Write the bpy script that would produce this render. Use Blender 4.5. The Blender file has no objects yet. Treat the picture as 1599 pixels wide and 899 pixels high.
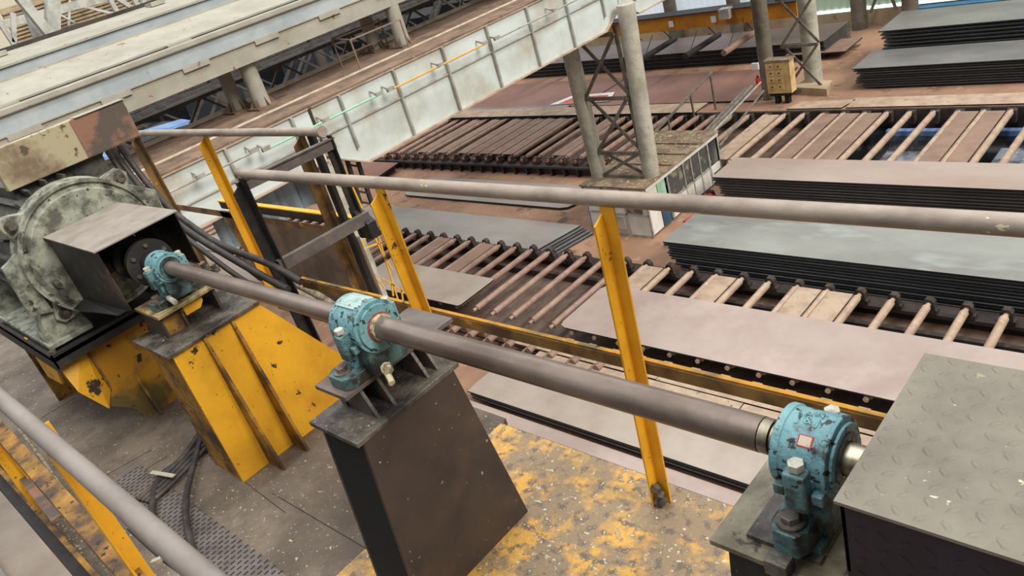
import bpy, bmesh, math, random
from mathutils import Vector, Matrix
random.seed(7)
C = bpy.context.scene.collection
SC = bpy.context.scene

# ---------------------------------------------------------------- camera
cam = bpy.data.objects.new('camera', bpy.data.cameras.new('camera'))
C.objects.link(cam)
cam.data.sensor_width = 36.0
cam.data.lens = 27.453
cam.data.clip_start = 0.02
cam.data.clip_end = 400
_M = [[0.71513366, 0.64532328, -0.26859208], [0.13456753, -0.50417643, -0.85305199], [-0.68591211, 0.57390242, -0.4473931]]
R3 = Matrix((_M[0], [-v for v in _M[1]], [-v for v in _M[2]])).transposed()
cam.matrix_world = Matrix.Translation((0, 0, 1.8)) @ R3.to_4x4()
SC.camera = cam

# ---------------------------------------------------------------- light
SC.view_settings.view_transform = 'Standard'
SC.view_settings.look = 'None'
SC.view_settings.gamma = 1.0
SC.view_settings.use_curve_mapping = False
SC.view_settings.exposure = 0.22

w = bpy.data.worlds.new('daylight'); SC.world = w; w.use_nodes = True
nt = w.node_tree; nt.nodes.clear()
out = nt.nodes.new('ShaderNodeOutputWorld'); bg = nt.nodes.new('ShaderNodeBackground')
tc = nt.nodes.new('ShaderNodeTexCoord'); sep = nt.nodes.new('ShaderNodeSeparateXYZ'); rp = nt.nodes.new('ShaderNodeValToRGB')
nt.links.new(tc.outputs['Generated'], sep.inputs[0]); nt.links.new(sep.outputs['Z'], rp.inputs[0])
rp.color_ramp.elements[0].position = 0.0; rp.color_ramp.elements[0].color = (0.06, 0.062, 0.065, 1)
rp.color_ramp.elements[1].position = 1.0; rp.color_ramp.elements[1].color = (0.97, 0.97, 0.96, 1)
e_ = rp.color_ramp.elements.new(0.45); e_.color = (0.57, 0.575, 0.57, 1)
nt.links.new(rp.outputs[0], bg.inputs[0]); bg.inputs[1].default_value = 0.72
nt.links.new(bg.outputs[0], out.inputs[0])

def area(name, loc, sx, sy, power, rot=(0, 0, 0), col=(1, 1, 1)):
    l = bpy.data.lights.new(name, 'AREA'); l.shape = 'RECTANGLE'; l.size = sx; l.size_y = sy; l.energy = power; l.color = col
    o = bpy.data.objects.new(name, l); C.objects.link(o); o.location = loc; o.rotation_euler = rot
    return o
# rooflight strips of the hall, well above everything in view
area('rooflight', (-6, 18, 24), 5.0, 70, 6800)
area('rooflight', (-32, 18, 24), 5.0, 70, 5200)
sun = bpy.data.lights.new('sun', 'SUN'); sun.energy = 2.3; sun.angle = math.radians(25); sun.color = (1.0, 0.93, 0.83)
so = bpy.data.objects.new('sun', sun); C.objects.link(so)
so.rotation_euler = Vector((1.25, 0.1, 1.0)).to_track_quat('Z', 'Y').to_euler()

# ---------------------------------------------------------------- materials
def lin(c):
    return tuple((v / 255 / 12.92) if v / 255 <= 0.04045 else ((v / 255 + 0.055) / 1.055) ** 2.4 for v in c) + (1,)
MATS = {}
def mat(name, c1, c2=None, s=3.0, band=(0.45, 0.6), c3=None, s3=25.0, b3=(0.66, 0.70), rough=0.7, metal=0.0, bump=0.0, bs=40.0, stretch=(1, 1, 1), c4=None, s4=8.0, b4=(0.6, 0.63), r2=None):
    m = bpy.data.materials.new(name); m.use_nodes = True; t = m.node_tree; n = t.nodes; L = t.links
    b = n['Principled BSDF']; b.inputs['Roughness'].default_value = rough; b.inputs['Metallic'].default_value = metal
    tc = n.new('ShaderNodeTexCoord'); mp = n.new('ShaderNodeMapping'); mp.inputs['Scale'].default_value = stretch
    L.new(tc.outputs['Object'], mp.inputs[0])
    col = n.new('ShaderNodeRGB'); col.outputs[0].default_value = lin(c1); cur = col.outputs[0]
    for cc, sc, bd, det in ((c2, s, band, 6), (c4, s4, b4, 5), (c3, s3, b3, 3)):
        if cc is None: continue
        nz = n.new('ShaderNodeTexNoise'); nz.inputs['Scale'].default_value = sc; nz.inputs['Detail'].default_value = det
        nz.inputs['Roughness'].default_value = 0.62
        L.new(mp.outputs[0], nz.inputs['Vector'])
        mr = n.new('ShaderNodeMapRange'); mr.inputs['From Min'].default_value = bd[0]; mr.inputs['From Max'].default_value = bd[1]
        L.new(nz.outputs[0], mr.inputs[0])
        mx = n.new('ShaderNodeMix'); mx.data_type = 'RGBA'
        L.new(mr.outputs[0], mx.inputs[0]); L.new(cur, mx.inputs[6]); mx.inputs[7].default_value = lin(cc); cur = mx.outputs[2]
        if cc is c2 and r2 is not None:
            m2 = n.new('ShaderNodeMapRange'); m2.inputs['To Min'].default_value = rough; m2.inputs['To Max'].default_value = r2
            L.new(mr.outputs[0], m2.inputs[0]); L.new(m2.outputs[0], b.inputs['Roughness'])
    L.new(cur, b.inputs['Base Color'])
    if bump > 0:
        nz = n.new('ShaderNodeTexNoise'); nz.inputs['Scale'].default_value = bs; nz.inputs['Detail'].default_value = 4
        L.new(tc.outputs['Object'], nz.inputs['Vector'])
        bp = n.new('ShaderNodeBump'); bp.inputs['Strength'].default_value = bump; bp.inputs['Distance'].default_value = 0.01
        L.new(nz.outputs[0], bp.inputs['Height']); L.new(bp.outputs[0], b.inputs['Normal'])
    MATS[name] = m
    return m
def glow(name, c, st):
    m = bpy.data.materials.new(name); m.use_nodes = True; b = m.node_tree.nodes['Principled BSDF']
    b.inputs['Base Color'].default_value = lin(c); b.inputs['Emission Color'].default_value = lin(c); b.inputs['Emission Strength'].default_value = st
    b.inputs['Roughness'].default_value = 0.6
    return m
yellow = mat('yellow_paint', (236, 176, 42), (206, 146, 36), 4, (0.45, 0.7), (66, 48, 30), 60, (0.68, 0.71), 0.5, c4=(58, 46, 36), s4=9, b4=(0.64, 0.67), bump=0.15)
yellow_dirty = mat('dirty_yellow_paint', (176, 128, 46), (78, 60, 42), 7, (0.38, 0.6), (40, 32, 26), 40, (0.6, 0.66), 0.6, bump=0.25)
yellow_grime = mat('grimy_yellow_paint', (190, 134, 30), (104, 88, 46), 3.5, (0.46, 0.58), (44, 36, 26), 12, (0.6, 0.65), 0.6, bump=0.2)
yellow_brown = mat('brown_stained_yellow_paint', (150, 116, 62), (92, 70, 48), 6, (0.38, 0.58), (200, 150, 50), 14, (0.66, 0.7), 0.6, bump=0.2)
bay_stack = mat('shaded_bay_steel', (36, 40, 52), (24, 28, 38), 0.4, (0.4, 0.6), (90, 96, 112), 1.5, (0.68, 0.74), 0.5)  # near-black blue stands in for the shade of the left bay
black_steel = mat('black_painted_steel', (38, 36, 36), (62, 56, 52), 6, (0.5, 0.7), (120, 110, 95), 70, (0.7, 0.74), 0.55, bump=0.15)
dark_side = mat('dark_brown_steel', (74, 62, 56), (52, 46, 46), 3, (0.4, 0.65), (176, 166, 150), 50, (0.70, 0.72), 0.5, c4=(96, 74, 62), s4=2.2, b4=(0.52, 0.7), bump=0.1)
grime_top = mat('oily_grime_steel', (104, 98, 88), (48, 44, 42), 9, (0.42, 0.6), (170, 162, 140), 70, (0.66, 0.72), 0.45, bump=0.5, bs=60)
grey_bar = mat('dull_grey_steel', (112, 104, 100), (88, 80, 78), 10, (0.4, 0.65), (160, 152, 142), 60, (0.7, 0.75), 0.5, bump=0.1)
pipe = mat('dusty_pipe', (172, 158, 144), (140, 126, 114), 12, (0.4, 0.65), (222, 212, 176), 26, (0.685, 0.70), 0.55, stretch=(0.5, 1, 1), bump=0.12)
pipe_near = mat('dusty_light_pipe', (146, 138, 132), (126, 118, 112), 9, (0.4, 0.65), (214, 208, 190), 30, (0.69, 0.705), 0.55, stretch=(0.5, 1, 1), bump=0.1)
shaftm = mat('brown_shaft_steel', (146, 132, 122), (108, 94, 86), 7, (0.4, 0.68), (170, 156, 140), 50, (0.7, 0.74), 0.32, 0.5, stretch=(0.4, 1, 1), bump=0.06)
bare = mat('bare_machined_steel', (176, 168, 146), (120, 108, 84), 8, (0.45, 0.65), rough=0.28, metal=0.8, stretch=(3, 1, 1))
teal = mat('turquoise_cast_paint', (122, 166, 172), (92, 142, 152), 12, (0.4, 0.65), (44, 48, 44), 60, (0.57, 0.63), 0.45, c4=(64, 74, 70), s4=17, b4=(0.57, 0.66), bump=0.4, bs=70)
teal_foot = mat('oily_turquoise_paint', (84, 116, 118), (44, 46, 44), 12, (0.42, 0.56), (130, 128, 112), 60, (0.66, 0.7), 0.4, bump=0.5, bs=60)
red_ring = mat('red_seal_paint', (168, 84, 80), (150, 70, 62), 30, rough=0.5)
bolt_m = mat('greasy_bolt_steel', (120, 112, 102), (64, 58, 52), 30, (0.42, 0.6), rough=0.4, metal=0.3)
bolt_l = mat('pale_bolt_steel', (190, 190, 176), (130, 126, 112), 30, (0.45, 0.62), rough=0.4)
grease = mat('old_grease', (196, 186, 150), (120, 108, 84), 60, (0.45, 0.6), rough=0.5, bump=0.5)
deck_m = mat('dirty_deck_plate', (122, 110, 96), (84, 74, 64), 2.6, (0.4, 0.62), (186, 178, 150), 55, (0.66, 0.70), 0.7, bump=0.5, bs=70, c4=(96, 84, 76), s4=14, b4=(0.45, 0.7))
deck_y = mat('worn_yellow_deck_plate', (146, 126, 100), (216, 166, 78), 8, (0.47, 0.60), (206, 198, 172), 60, (0.62, 0.68), 0.7, bump=0.5, bs=70, c4=(112, 98, 86), s4=30, b4=(0.52, 0.62))
chequer = mat('chequer_plate_dust', (134, 128, 114), (110, 104, 92), 6, (0.4, 0.65), (206, 198, 176), 30, (0.71, 0.73), 0.6, bump=0.25, bs=50)
navy = mat('dark_blue_plate', (34, 34, 50), (26, 24, 34), 6, rough=0.45, bump=0.1)
motor_m = mat('motor_grey_cast', (160, 164, 148), (92, 92, 84), 14, (0.42, 0.6), (54, 52, 48), 22, (0.62, 0.68), 0.6, bump=0.4, bs=50)
motor_d = mat('dark_motor_cast', (82, 82, 74), (48, 46, 42), 10, (0.42, 0.62), (120, 120, 104), 50, (0.68, 0.72), 0.55, bump=0.3)
guard_top = mat('dusty_guard_sheet', (150, 142, 132), (130, 120, 110), 8, (0.4, 0.65), (206, 198, 180), 45, (0.71, 0.73), 0.6, bump=0.08)
guard_d = mat('black_guard_sheet', (20, 19, 20), (78, 60, 50), 5, (0.56, 0.64), rough=0.5)
cream_brown = mat('cream_panel_brown_stain', (184, 174, 142), (134, 112, 92), 3.2, (0.5, 0.62), (96, 84, 66), 18, (0.62, 0.68), 0.6, bump=0.1)
brown_stain = mat('brown_stained_panel', (150, 112, 92), (98, 88, 80), 5, (0.46, 0.54), rough=0.6)
rubber = mat('black_rubber', (52, 48, 46), (84, 76, 70), 12, (0.5, 0.7), (150, 140, 124), 50, (0.7, 0.74), 0.55)
beam_c = mat('cream_beam_paint', (168, 166, 152), (152, 148, 134), 1.2, (0.4, 0.65), (140, 96, 74), 3.5, (0.66, 0.70), 0.65)
beam_b = mat('blue_shade_beam_paint', (176, 184, 186), (154, 164, 168), 1.0, (0.4, 0.65), (96, 86, 80), 9, (0.7, 0.73), 0.6)  # bluish tint paints the shade on the beam webs
girder_m = mat('white_girder_paint', (204, 214, 212), (186, 194, 188), 0.8, (0.42, 0.65), rough=0.6, c4=(168, 158, 138), s4=0.5, b4=(0.55, 0.75))
girder_s = mat('grey_stiffener_paint', (160, 162, 154), (140, 134, 122), 2, rough=0.6)
girder_f = mat('dusty_flange', (180, 162, 142), (152, 134, 114), 2, rough=0.8)
dirt_deck = mat('brown_dust_walkway', (132, 108, 90), (98, 80, 68), 1.5, (0.42, 0.62), (166, 144, 118), 9, (0.62, 0.7), 0.9, bump=0.5, bs=8)
rail_m = mat('worn_crane_rail', (214, 204, 184), (190, 176, 152), 3, rough=0.6)
concrete = mat('grey_column_concrete', (186, 182, 168), (156, 152, 138), 1.6, (0.42, 0.62), (120, 116, 104), 12, (0.62, 0.7), 0.8)
column_d = mat('stained_column', (122, 114, 100), (96, 90, 80), 1.5, (0.42, 0.62), rough=0.8)
lattice = mat('grey_lattice_steel', (122, 116, 106), (96, 88, 80), 3, rough=0.7)
truss_m = mat('pale_truss_paint', (190, 192, 184), (160, 160, 152), 2, rough=0.6)
truss_d = mat('dark_truss_paint', (70, 66, 62), (50, 48, 48), 2, rough=0.7)
floor_m = mat('brown_shop_floor', (166, 130, 104), (142, 110, 90), 0.35, (0.4, 0.62), (176, 146, 122), 2.2, (0.6, 0.7), 0.85, c4=(112, 88, 76), s4=0.9, b4=(0.58, 0.68), bump=0.3, bs=5)
bay_floor = mat('shaded_bay_floor', (26, 28, 36), (16, 18, 24), 0.5, (0.4, 0.62), (70, 74, 86), 2.5, (0.66, 0.72), 0.6)  # shade of the left bay put into the floor colour
pit_m = mat('oily_pit_floor', (116, 96, 82), (84, 70, 60), 1.2, (0.4, 0.62), (120, 104, 90), 5, (0.62, 0.7), 0.5, bump=0.3, bs=6)
pit_wet = mat('wet_black_pit', (40, 44, 48), (20, 22, 24), 0.8, rough=0.12)
roller_m = mat('dusty_roller_steel', (166, 138, 122), (142, 114, 102), 2.5, (0.4, 0.62), (176, 150, 128), 9, (0.6, 0.7), 0.4, 0.15)
roller_t = mat('tan_dusty_roller', (184, 162, 138), (162, 136, 118), 2.5, (0.4, 0.62), (198, 180, 156), 9, (0.6, 0.7), 0.5, 0.1)
bearing_m = mat('black_roller_bearing', (46, 40, 38), (76, 64, 56), 5, rough=0.6)
cover_m = mat('rusty_cover_plate', (146, 120, 104), (128, 104, 90), 1.2, (0.4, 0.65), rough=0.7)
cover_t = mat('tan_cover_plate', (180, 158, 136), (158, 136, 116), 1.6, (0.42, 0.62), (112, 98, 86), 6, (0.64, 0.7), 0.75)
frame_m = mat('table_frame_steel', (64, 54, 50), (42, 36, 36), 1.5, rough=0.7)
copper = mat('orange_shaft_end', (198, 128, 100), (150, 92, 74), 12, rough=0.5)
pl_pink = mat('pink_steel_plate', (172, 156, 148), (160, 140, 132), 0.5, (0.4, 0.65), rough=0.5, metal=0.0, c4=(184, 168, 160), s4=0.3, b4=(0.5, 0.7))
pl_grey = mat('grey_steel_plate', (166, 160, 154), (146, 142, 138), 0.5, (0.4, 0.65), (200, 196, 190), 10, (0.76, 0.78), 0.42, 0.1, stretch=(0.4, 1, 1))
pl_pale = mat('pale_steel_plate', (172, 160, 148), (158, 144, 132), 0.7, (0.4, 0.65), rough=0.5)
pl_green = mat('greenish_grey_steel_plate', (154, 156, 150), (130, 130, 126), 0.4, (0.4, 0.65), (172, 180, 174), 0.9, (0.55, 0.75), 0.38, 0.15, stretch=(0.4, 1, 1))
pl_tan = mat('tan_steel_plate', (168, 154, 144), (158, 138, 126), 0.4, (0.4, 0.65), rough=0.5, stretch=(0.4, 1, 1))
pl_dark = mat('dark_steel_plate', (138, 136, 134), (112, 112, 112), 0.5, (0.4, 0.65), rough=0.3, metal=0.1, stretch=(0.4, 1, 1))
pl_red = mat('red_brown_plate', (144, 106, 92), (128, 94, 82), 0.4, (0.4, 0.65), rough=0.5)
pl_edge = mat('black_plate_edge', (34, 36, 40), (24, 26, 30), 1.0, rough=0.45, stretch=(0.2, 1, 12))
cab_w = mat('white_cabin_panel', (224, 224, 216), (206, 204, 194), 1.5, rough=0.5)
cab_roof = mat('littered_cabin_roof', (142, 124, 100), (108, 92, 76), 2.2, (0.42, 0.6), (190, 176, 150), 7, (0.6, 0.66), 0.9, bump=0.6, bs=6)
cab_g = mat('green_glass_panel', (160, 200, 176), (140, 184, 160), 3, rough=0.3)
cab_b = mat('blue_cabin_panel', (52, 84, 108), (44, 72, 94), 2, rough=0.4)
cab_in = mat('dark_cabin_inside', (52, 50, 48), (120, 104, 80), 2.0, (0.55, 0.6), rough=0.7)
alu = mat('aluminium_frame', (188, 188, 180), (160, 158, 150), 4, rough=0.4, metal=0.3)
wall_m = mat('cream_wall', (186, 170, 140), (160, 140, 112), 0.5, (0.4, 0.62), (120, 100, 80), 2.5, (0.64, 0.7), 0.85)
blue_m = mat('blue_sheet', (48, 112, 150), (40, 96, 134), 1, rough=0.5)
ycrane_m = mat('amber_crane_paint', (204, 142, 34), (178, 116, 30), 0.8, (0.4, 0.65), (96, 66, 30), 5, (0.64, 0.7), 0.55)
wood = mat('pale_yellow_box_paint', (210, 184, 130), (188, 158, 100), 2, rough=0.6)
white_m = mat('white_paint', (226, 226, 224), rough=0.5)
strap_m = mat('pale_strap', (176, 168, 150), (150, 142, 124), 20, rough=0.7)
red_m = mat('red_paint', (190, 50, 44), (150, 40, 38), 4, rough=0.5)
green_c = mat('green_tube', (136, 196, 166), (150, 214, 178), 2, rough=0.5)
orange_c = mat('yellow_tube', (222, 170, 60), (206, 150, 50), 2, rough=0.5)
rope_m = mat('dirty_rope', (160, 146, 122), (104, 92, 76), 30, (0.42, 0.6), rough=0.9, bump=0.6)
debris_m = mat('pale_droppings', (196, 186, 152), (120, 108, 84), 40, (0.4, 0.62), rough=0.9)
label_m = mat('cream_label', (206, 190, 168), (110, 100, 90), 60, (0.6, 0.64), rough=0.6)
black_m = mat('flat_black', (20, 20, 22), rough=0.8)
glass_m = mat('dark_window_glass', (84, 84, 84), (150, 138, 116), 2.0, (0.5, 0.62), rough=0.12)
sheet_b = mat('blue_grey_corrugated_sheet', (150, 168, 178), (130, 146, 156), 1.5, rough=0.5)

# ---------------------------------------------------------------- mesh helpers
WL = {}
def V3(p): return Vector(p)
class MB:
    def __init__(s): s.v = []; s.f = []; s.sm = []
    def add(s, vs, fs, smooth=False):
        k = len(s.v); s.v += [Vector(v) for v in vs]; s.f += [tuple(i + k for i in f) for f in fs]; s.sm += [smooth] * len(fs); return s
    def box(s, x0, x1, y0, y1, z0, z1):
        vs = [(x, y, z) for z in (z0, z1) for y in (y0, y1) for x in (x0, x1)]
        return s.add(vs, [(0, 2, 3, 1), (4, 5, 7, 6), (0, 1, 5, 4), (2, 6, 7, 3), (0, 4, 6, 2), (1, 3, 7, 5)])
    def prism(s, pts, t):
        n = len(pts); t = Vector(t); a = [Vector(p) for p in pts]; b = [p + t for p in a]
        return s.add(a + b, [tuple(range(n - 1, -1, -1)), tuple(range(n, 2 * n))] + [(i, (i + 1) % n, n + (i + 1) % n, n + i) for i in range(n)])
    def bar(s, p0, p1, w, h, up=(0, 0, 1)):
        p0 = Vector(p0); p1 = Vector(p1); d = (p1 - p0).normalized(); u = Vector(up); u = (u - d * u.dot(d))
        if u.length < 1e-4: u = Vector((0, 1, 0)); u = u - d * u.dot(d)
        u.normalize(); r = d.cross(u)
        q = [p0 + r * (a * w / 2) + u * (b * h / 2) for a, b in ((-1, -1), (1, -1), (1, 1), (-1, 1))]
        return s.prism(q, p1 - p0)
    def angle(s, p0, p1, w, t, a, b):
        # L section: flanges along unit vectors a and b from the line p0-p1
        p0 = Vector(p0); p1 = Vector(p1); a = Vector(a).normalized(); b = Vector(b).normalized()
        q = [p0, p0 + a * w, p0 + a * w + b * t, p0 + a * t + b * t, p0 + a * t + b * w, p0 + b * w]
        return s.prism(q, p1 - p0)
    def cyl(s, p0, p1, r, n=20, r2=None, cap=True):
        p0 = Vector(p0); p1 = Vector(p1); d = (p1 - p0).normalized(); r2 = r if r2 is None else r2
        u = d.orthogonal().normalized(); v = d.cross(u)
        a = [p0 + (u * math.cos(2 * math.pi * i / n) + v * math.sin(2 * math.pi * i / n)) * r for i in range(n)]
        b = [p1 + (u * math.cos(2 * math.pi * i / n) + v * math.sin(2 * math.pi * i / n)) * r2 for i in range(n)]
        s.add(a + b, [(i, (i + 1) % n, n + (i + 1) % n, n + i) for i in range(n)], True)
        if cap: s.add(a, [tuple(range(n - 1, -1, -1))]); s.add(b, [tuple(range(n))])
        return s
    def ring(s, p0, p1, ro, ri, n=32):
        p0 = Vector(p0); p1 = Vector(p1); d = (p1 - p0).normalized(); u = d.orthogonal().normalized(); v = d.cross(u)
        c = lambda p, r: [p + (u * math.cos(2 * math.pi * i / n) + v * math.sin(2 * math.pi * i / n)) * r for i in range(n)]
        vs = c(p0, ro) + c(p1, ro) + c(p1, ri) + c(p0, ri)
        fs = []
        for k in range(4):
            for i in range(n): fs.append((k * n + i, k * n + (i + 1) % n, ((k + 1) % 4) * n + (i + 1) % n, ((k + 1) % 4) * n + i))
        return s.add(vs, fs)
    def tube(s, pts, r, n=10, sub=6):
        P = [Vector(p) for p in pts]; Q = []
        for i in range(len(P) - 1):
            a = P[max(i - 1, 0)]; b = P[i]; c = P[i + 1]; d = P[min(i + 2, len(P) - 1)]
            for k in range(sub):
                t = k / sub
                Q.append(0.5 * ((2 * b) + (c - a) * t + (2 * a - 5 * b + 4 * c - d) * t * t + (3 * b - a - 3 * c + d) * t ** 3))
        Q.append(P[-1]); rings = []; u = None
        for i, p in enumerate(Q):
            d = (Q[min(i + 1, len(Q) - 1)] - Q[max(i - 1, 0)]).normalized()
            u = d.orthogonal().normalized() if u is None else (u - d * u.dot(d)).normalized(); v = d.cross(u)
            rings.append([p + (u * math.cos(2 * math.pi * j / n) + v * math.sin(2 * math.pi * j / n)) * r for j in range(n)])
        vs = [q for g in rings for q in g]
        fs = [(i * n + j, i * n + (j + 1) % n, (i + 1) * n + (j + 1) % n, (i + 1) * n + j) for i in range(len(Q) - 1) for j in range(n)]
        s.add(vs, fs, True); s.add(rings[0], [tuple(range(n - 1, -1, -1))]); s.add(rings[-1], [tuple(range(n))]); return s
    def hexa(s, p, r, h, d=(0, 0, 1), rot=0.0):
        d = Vector(d).normalized(); u = d.orthogonal().normalized(); v = d.cross(u); p = Vector(p)
        q = [p + (u * math.cos(rot + i * math.pi / 3) + v * math.sin(rot + i * math.pi / 3)) * r for i in range(6)]
        return s.prism(q, d * h)
    def build(s, name, m, parent=None, bevel=0.0, origin=None):
        me = bpy.data.meshes.new(name)
        if parent is not None: o0 = WL[parent.name]
        elif origin is not None: o0 = Vector(origin)
        else:
            o0 = Vector(((min(v.x for v in s.v) + max(v.x for v in s.v)) / 2, (min(v.y for v in s.v) + max(v.y for v in s.v)) / 2, min(v.z for v in s.v)))
        me.from_pydata([v - o0 for v in s.v], [], s.f)
        me.polygons.foreach_set('use_smooth', s.sm)
        bm = bmesh.new(); bm.from_mesh(me); bmesh.ops.recalc_face_normals(bm, faces=bm.faces)
        bm.to_mesh(me); bm.free(); me.materials.append(m)
        o = bpy.data.objects.new(name, me); C.objects.link(o)
        if parent is not None: o.parent = parent; WL[o.name] = o0
        else: o.location = o0; WL[o.name] = o0
        if bevel > 0:
            b = o.modifiers.new('bevel', 'BEVEL'); b.width = bevel; b.segments = 2; b.limit_method = 'ANGLE'; b.angle_limit = math.radians(50)
        return o
def tag(o, label, cat, group=None, kind=None):
    o['label'] = label; o['category'] = cat
    if group: o['group'] = group
    if kind: o['kind'] = kind
    return o
def thing(name, label, cat, loc, group=None):
    o = bpy.data.objects.new(name, None); C.objects.link(o); o.location = loc; o.empty_display_size = 0.1; WL[o.name] = Vector(loc)
    return tag(o, label, cat, group)
def struct(o): o['kind'] = 'structure'; return o
F = -11.0

# ================================================================ hall: floor, walls
struct(MB().box(-21.5, 14, -14, 47, F - 0.3, F).build('floor', floor_m))
struct(MB().box(-48, -21.5, -14, 47, F - 0.3, F).build('floor', floor_m))
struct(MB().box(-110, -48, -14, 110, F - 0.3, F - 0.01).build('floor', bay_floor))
# far wall: cream parapet, bright slit, translucent corrugated sheets
struct(MB().box(-48, -15.9, 47, 47.3, F, -10.12).build('wall_far', wall_m))
struct(MB().box(-15.9, 14, 46.7, 47.3, F, -10.28).build('wall_far', blue_m))
def corrugated(x0, x1, y, z0, z1, pitch=0.35, dep=0.07):
    mb = MB(); n = int((x1 - x0) / (pitch / 4)); xs = [x0 + (x1 - x0) * i / n for i in range(n + 1)]
    pr = [0, 1, 1, 0]; vs = []
    for i, x in enumerate(xs):
        for zz in (z0, z1): vs.append((x, y - dep * pr[i % 4], zz))
        for zz in (z0, z1): vs.append((x, y - dep * pr[i % 4] + 0.02, zz))
    fs = []
    for i in range(n):
        a = 4 * i; fs += [(a, a + 4, a + 5, a + 1), (a + 2, a + 3, a + 7, a + 6)]
    return mb.add(vs, fs)
slit_m = glow('daylight_slit', (236, 255, 244), 1.5)
green_m = glow('translucent_green_sheet', (158, 176, 154), 0.3)
white_s = glow('translucent_white_sheet', (206, 216, 224), 0.5)
struct(MB().box(-48, 14, 47.0, 47.1, -10.12, -9.95).build('window_1', slit_m))
struct(corrugated(-25.5, 14, 47.1, -9.95, -4, 0.45).build('window_2', green_m))
struct(corrugated(-48, -25.5, 47.1, -9.6, -4, 0.45).build('window_3', white_s))

# ================================================================ steel plates
def plate(x0, x1, y0, y1, z0, z1, top, name='steel_plate', skew=0.0, corner=0.0, holes=False):
    """a plate with rounded corners, its sawn edges a part of their own colour"""
    pts = []
    c = corner
    for (cx, cy, sx, sy) in ((x0, y0, 1, 1), (x1, y0, -1, 1), (x1, y1, -1, -1), (x0, y1, 1, -1)):
        if c <= 0: pts.append((cx, cy)); continue
        seq = [(cx, cy + sy * c), (cx + sx * c * 0.3, cy + sy * c * 0.3), (cx + sx * c, cy)]
        if (sx > 0) != (sy > 0): seq = seq[::-1]
        pts += seq
    pts = [(x + skew * (y - y0), y) for x, y in pts]
    n = len(pts); mb = MB()
    mb.add([(x, y, z0) for x, y in pts] + [(x, y, z1) for x, y in pts], [tuple(range(n - 1, -1, -1)), tuple(range(n, 2 * n))] + [(i, (i + 1) % n, n + (i + 1) % n, n + i) for i in range(n)])
    o = mb.build(name, top); o.data.materials.append(pl_edge)
    for p in o.data.polygons:
        if abs(p.normal.z) < 0.5: p.material_index = 1
    return o
def stack(x0, x1, y0, y1, ztop, n, pitch, th, top, lab_top, lab_low, group, jitter=0.12, low=None, corner=0.0):
    for i in range(n):
        z1 = ztop - i * pitch
        j = (random.uniform(-1, 1) * jitter) if i else 0
        k = (random.uniform(-1, 1) * jitter * 0.1) if i else 0
        if i == 0: k = 0
        t = th
        o = plate(x0 + j + (0.05 * i if i else 0), x1, y0 + k + (0.02 if i else 0), y1 + k, z1 - t, z1, top if i == 0 else (low or pl_dark), corner=corner if i == 0 else 0)
        if i == 0: tag(o, lab_top, 'steel plate', group)
        else: tag(o, lab_low, 'steel plate', group)
        if i < n - 1:
            pass
def _bearers(name, label, group, xs, y0, y1, z0, z1):
    for x in xs:
        tag(MB().box(x - 0.06, x + 0.06, y0, y1, z0, z1).build(name, frame_m), label, 'bearer', group)
# right-hand stacks, front to back
stack(-14.25, 1.0, 18.68, 20.8, F + 1.30, 13, 0.098, 0.055, pl_green, 'wide greenish grey steel plate on top of the front right stack, chalk marks', 'black-edged steel plate below the top of the front right stack', 'plates in the front right stack', 0.14)
stack(-15.2, 1.0, 23.6, 25.4, F + 1.30, 12, 0.104, 0.05, pl_tan, 'long tan steel plate on top of the middle right stack beside cabin', 'black-edged steel plate below the tan top plate of the middle right stack', 'plates in the middle right stack', 0.08)
stack(-14.95, 1.0, 36.1, 38.7, F + 1.02, 9, 0.11, 0.05, pl_dark, 'shiny dark steel plate on top of the stack behind the far roller table', 'dark plate below the top of the stack behind the far roller table', 'plates in the stack behind the far roller table', 0.18)
stack(-14.783, 1.0, 39.0, 42.2, -9.171, 9, 0.17, 0.06, pl_dark, 'shiny dark steel plate on top of the rearmost right stack', 'black-edged plate below the top of the rearmost right stack by the blue wall', 'plates in the rearmost right stack', 0.12)
# far dark stack under the amber lifting beam
pl_brown = mat('dark_brown_steel_plate', (104, 90, 84), (84, 72, 68), 0.4, (0.4, 0.65), rough=0.45, stretch=(0.4, 1, 1))
stack(-44.0, -18.4, 41.2, 44.6, F + 0.95, 8, 0.12, 0.06, pl_brown, 'dark brown plate on top of the far stack under the amber lifting beam', 'dark plate below the top of the far stack under the amber lifting beam', 'plates in the far stack under the lifting beam', 0.5)
tag(plate(-20.5, -17.2, 40.9, 43.2, F + 0.35, F + 0.42, cover_m), 'short rusty plate sticking out of the right end of the far stack', 'steel plate')
# red-brown plates lying behind the far table
tag(plate(-52, -30.5, 34.9, 39.8, F + 0.04, F + 0.1, pl_red), 'reddish brown plate lying on floor behind the far table, left half', 'steel plate')
tag(plate(-30.4, -19.3, 34.9, 39.8, F + 0.04, F + 0.1, pl_red), 'reddish brown plate lying on floor behind the far table, beside the pale box', 'steel plate')
tag(plate(-52, -31, 33.6, 34.6, F + 0.04, F + 0.3, pl_dark), 'dark grey plate between the reddish plates and the far table', 'steel plate')
pb = thing('painted_board', 'white-edged orange board lying on the reddish plates behind the left laced column', 'board', (-27, 36, F + 0.1))
q = [(-33.192,35.125,-10.86),(-32.53,36.599,-10.86),(-29.435,36.948,-10.86),(-28.725,35.419,-10.86),(-30.449,35.348,-10.86)]; MB().prism(q, (0, 0, 0.02)).build('board', white_m, pb)
q = [(-32.528,35.228,-10.835),(-32.113,36.275,-10.835),(-29.566,36.468,-10.835),(-29.147,35.49,-10.835),(-30.63,35.401,-10.835)]; MB().prism(q, (0, 0, 0.01)).build('orange_face', mat('orange_red_paint', (206, 110, 80), (180, 92, 70), 2), pb)
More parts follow.
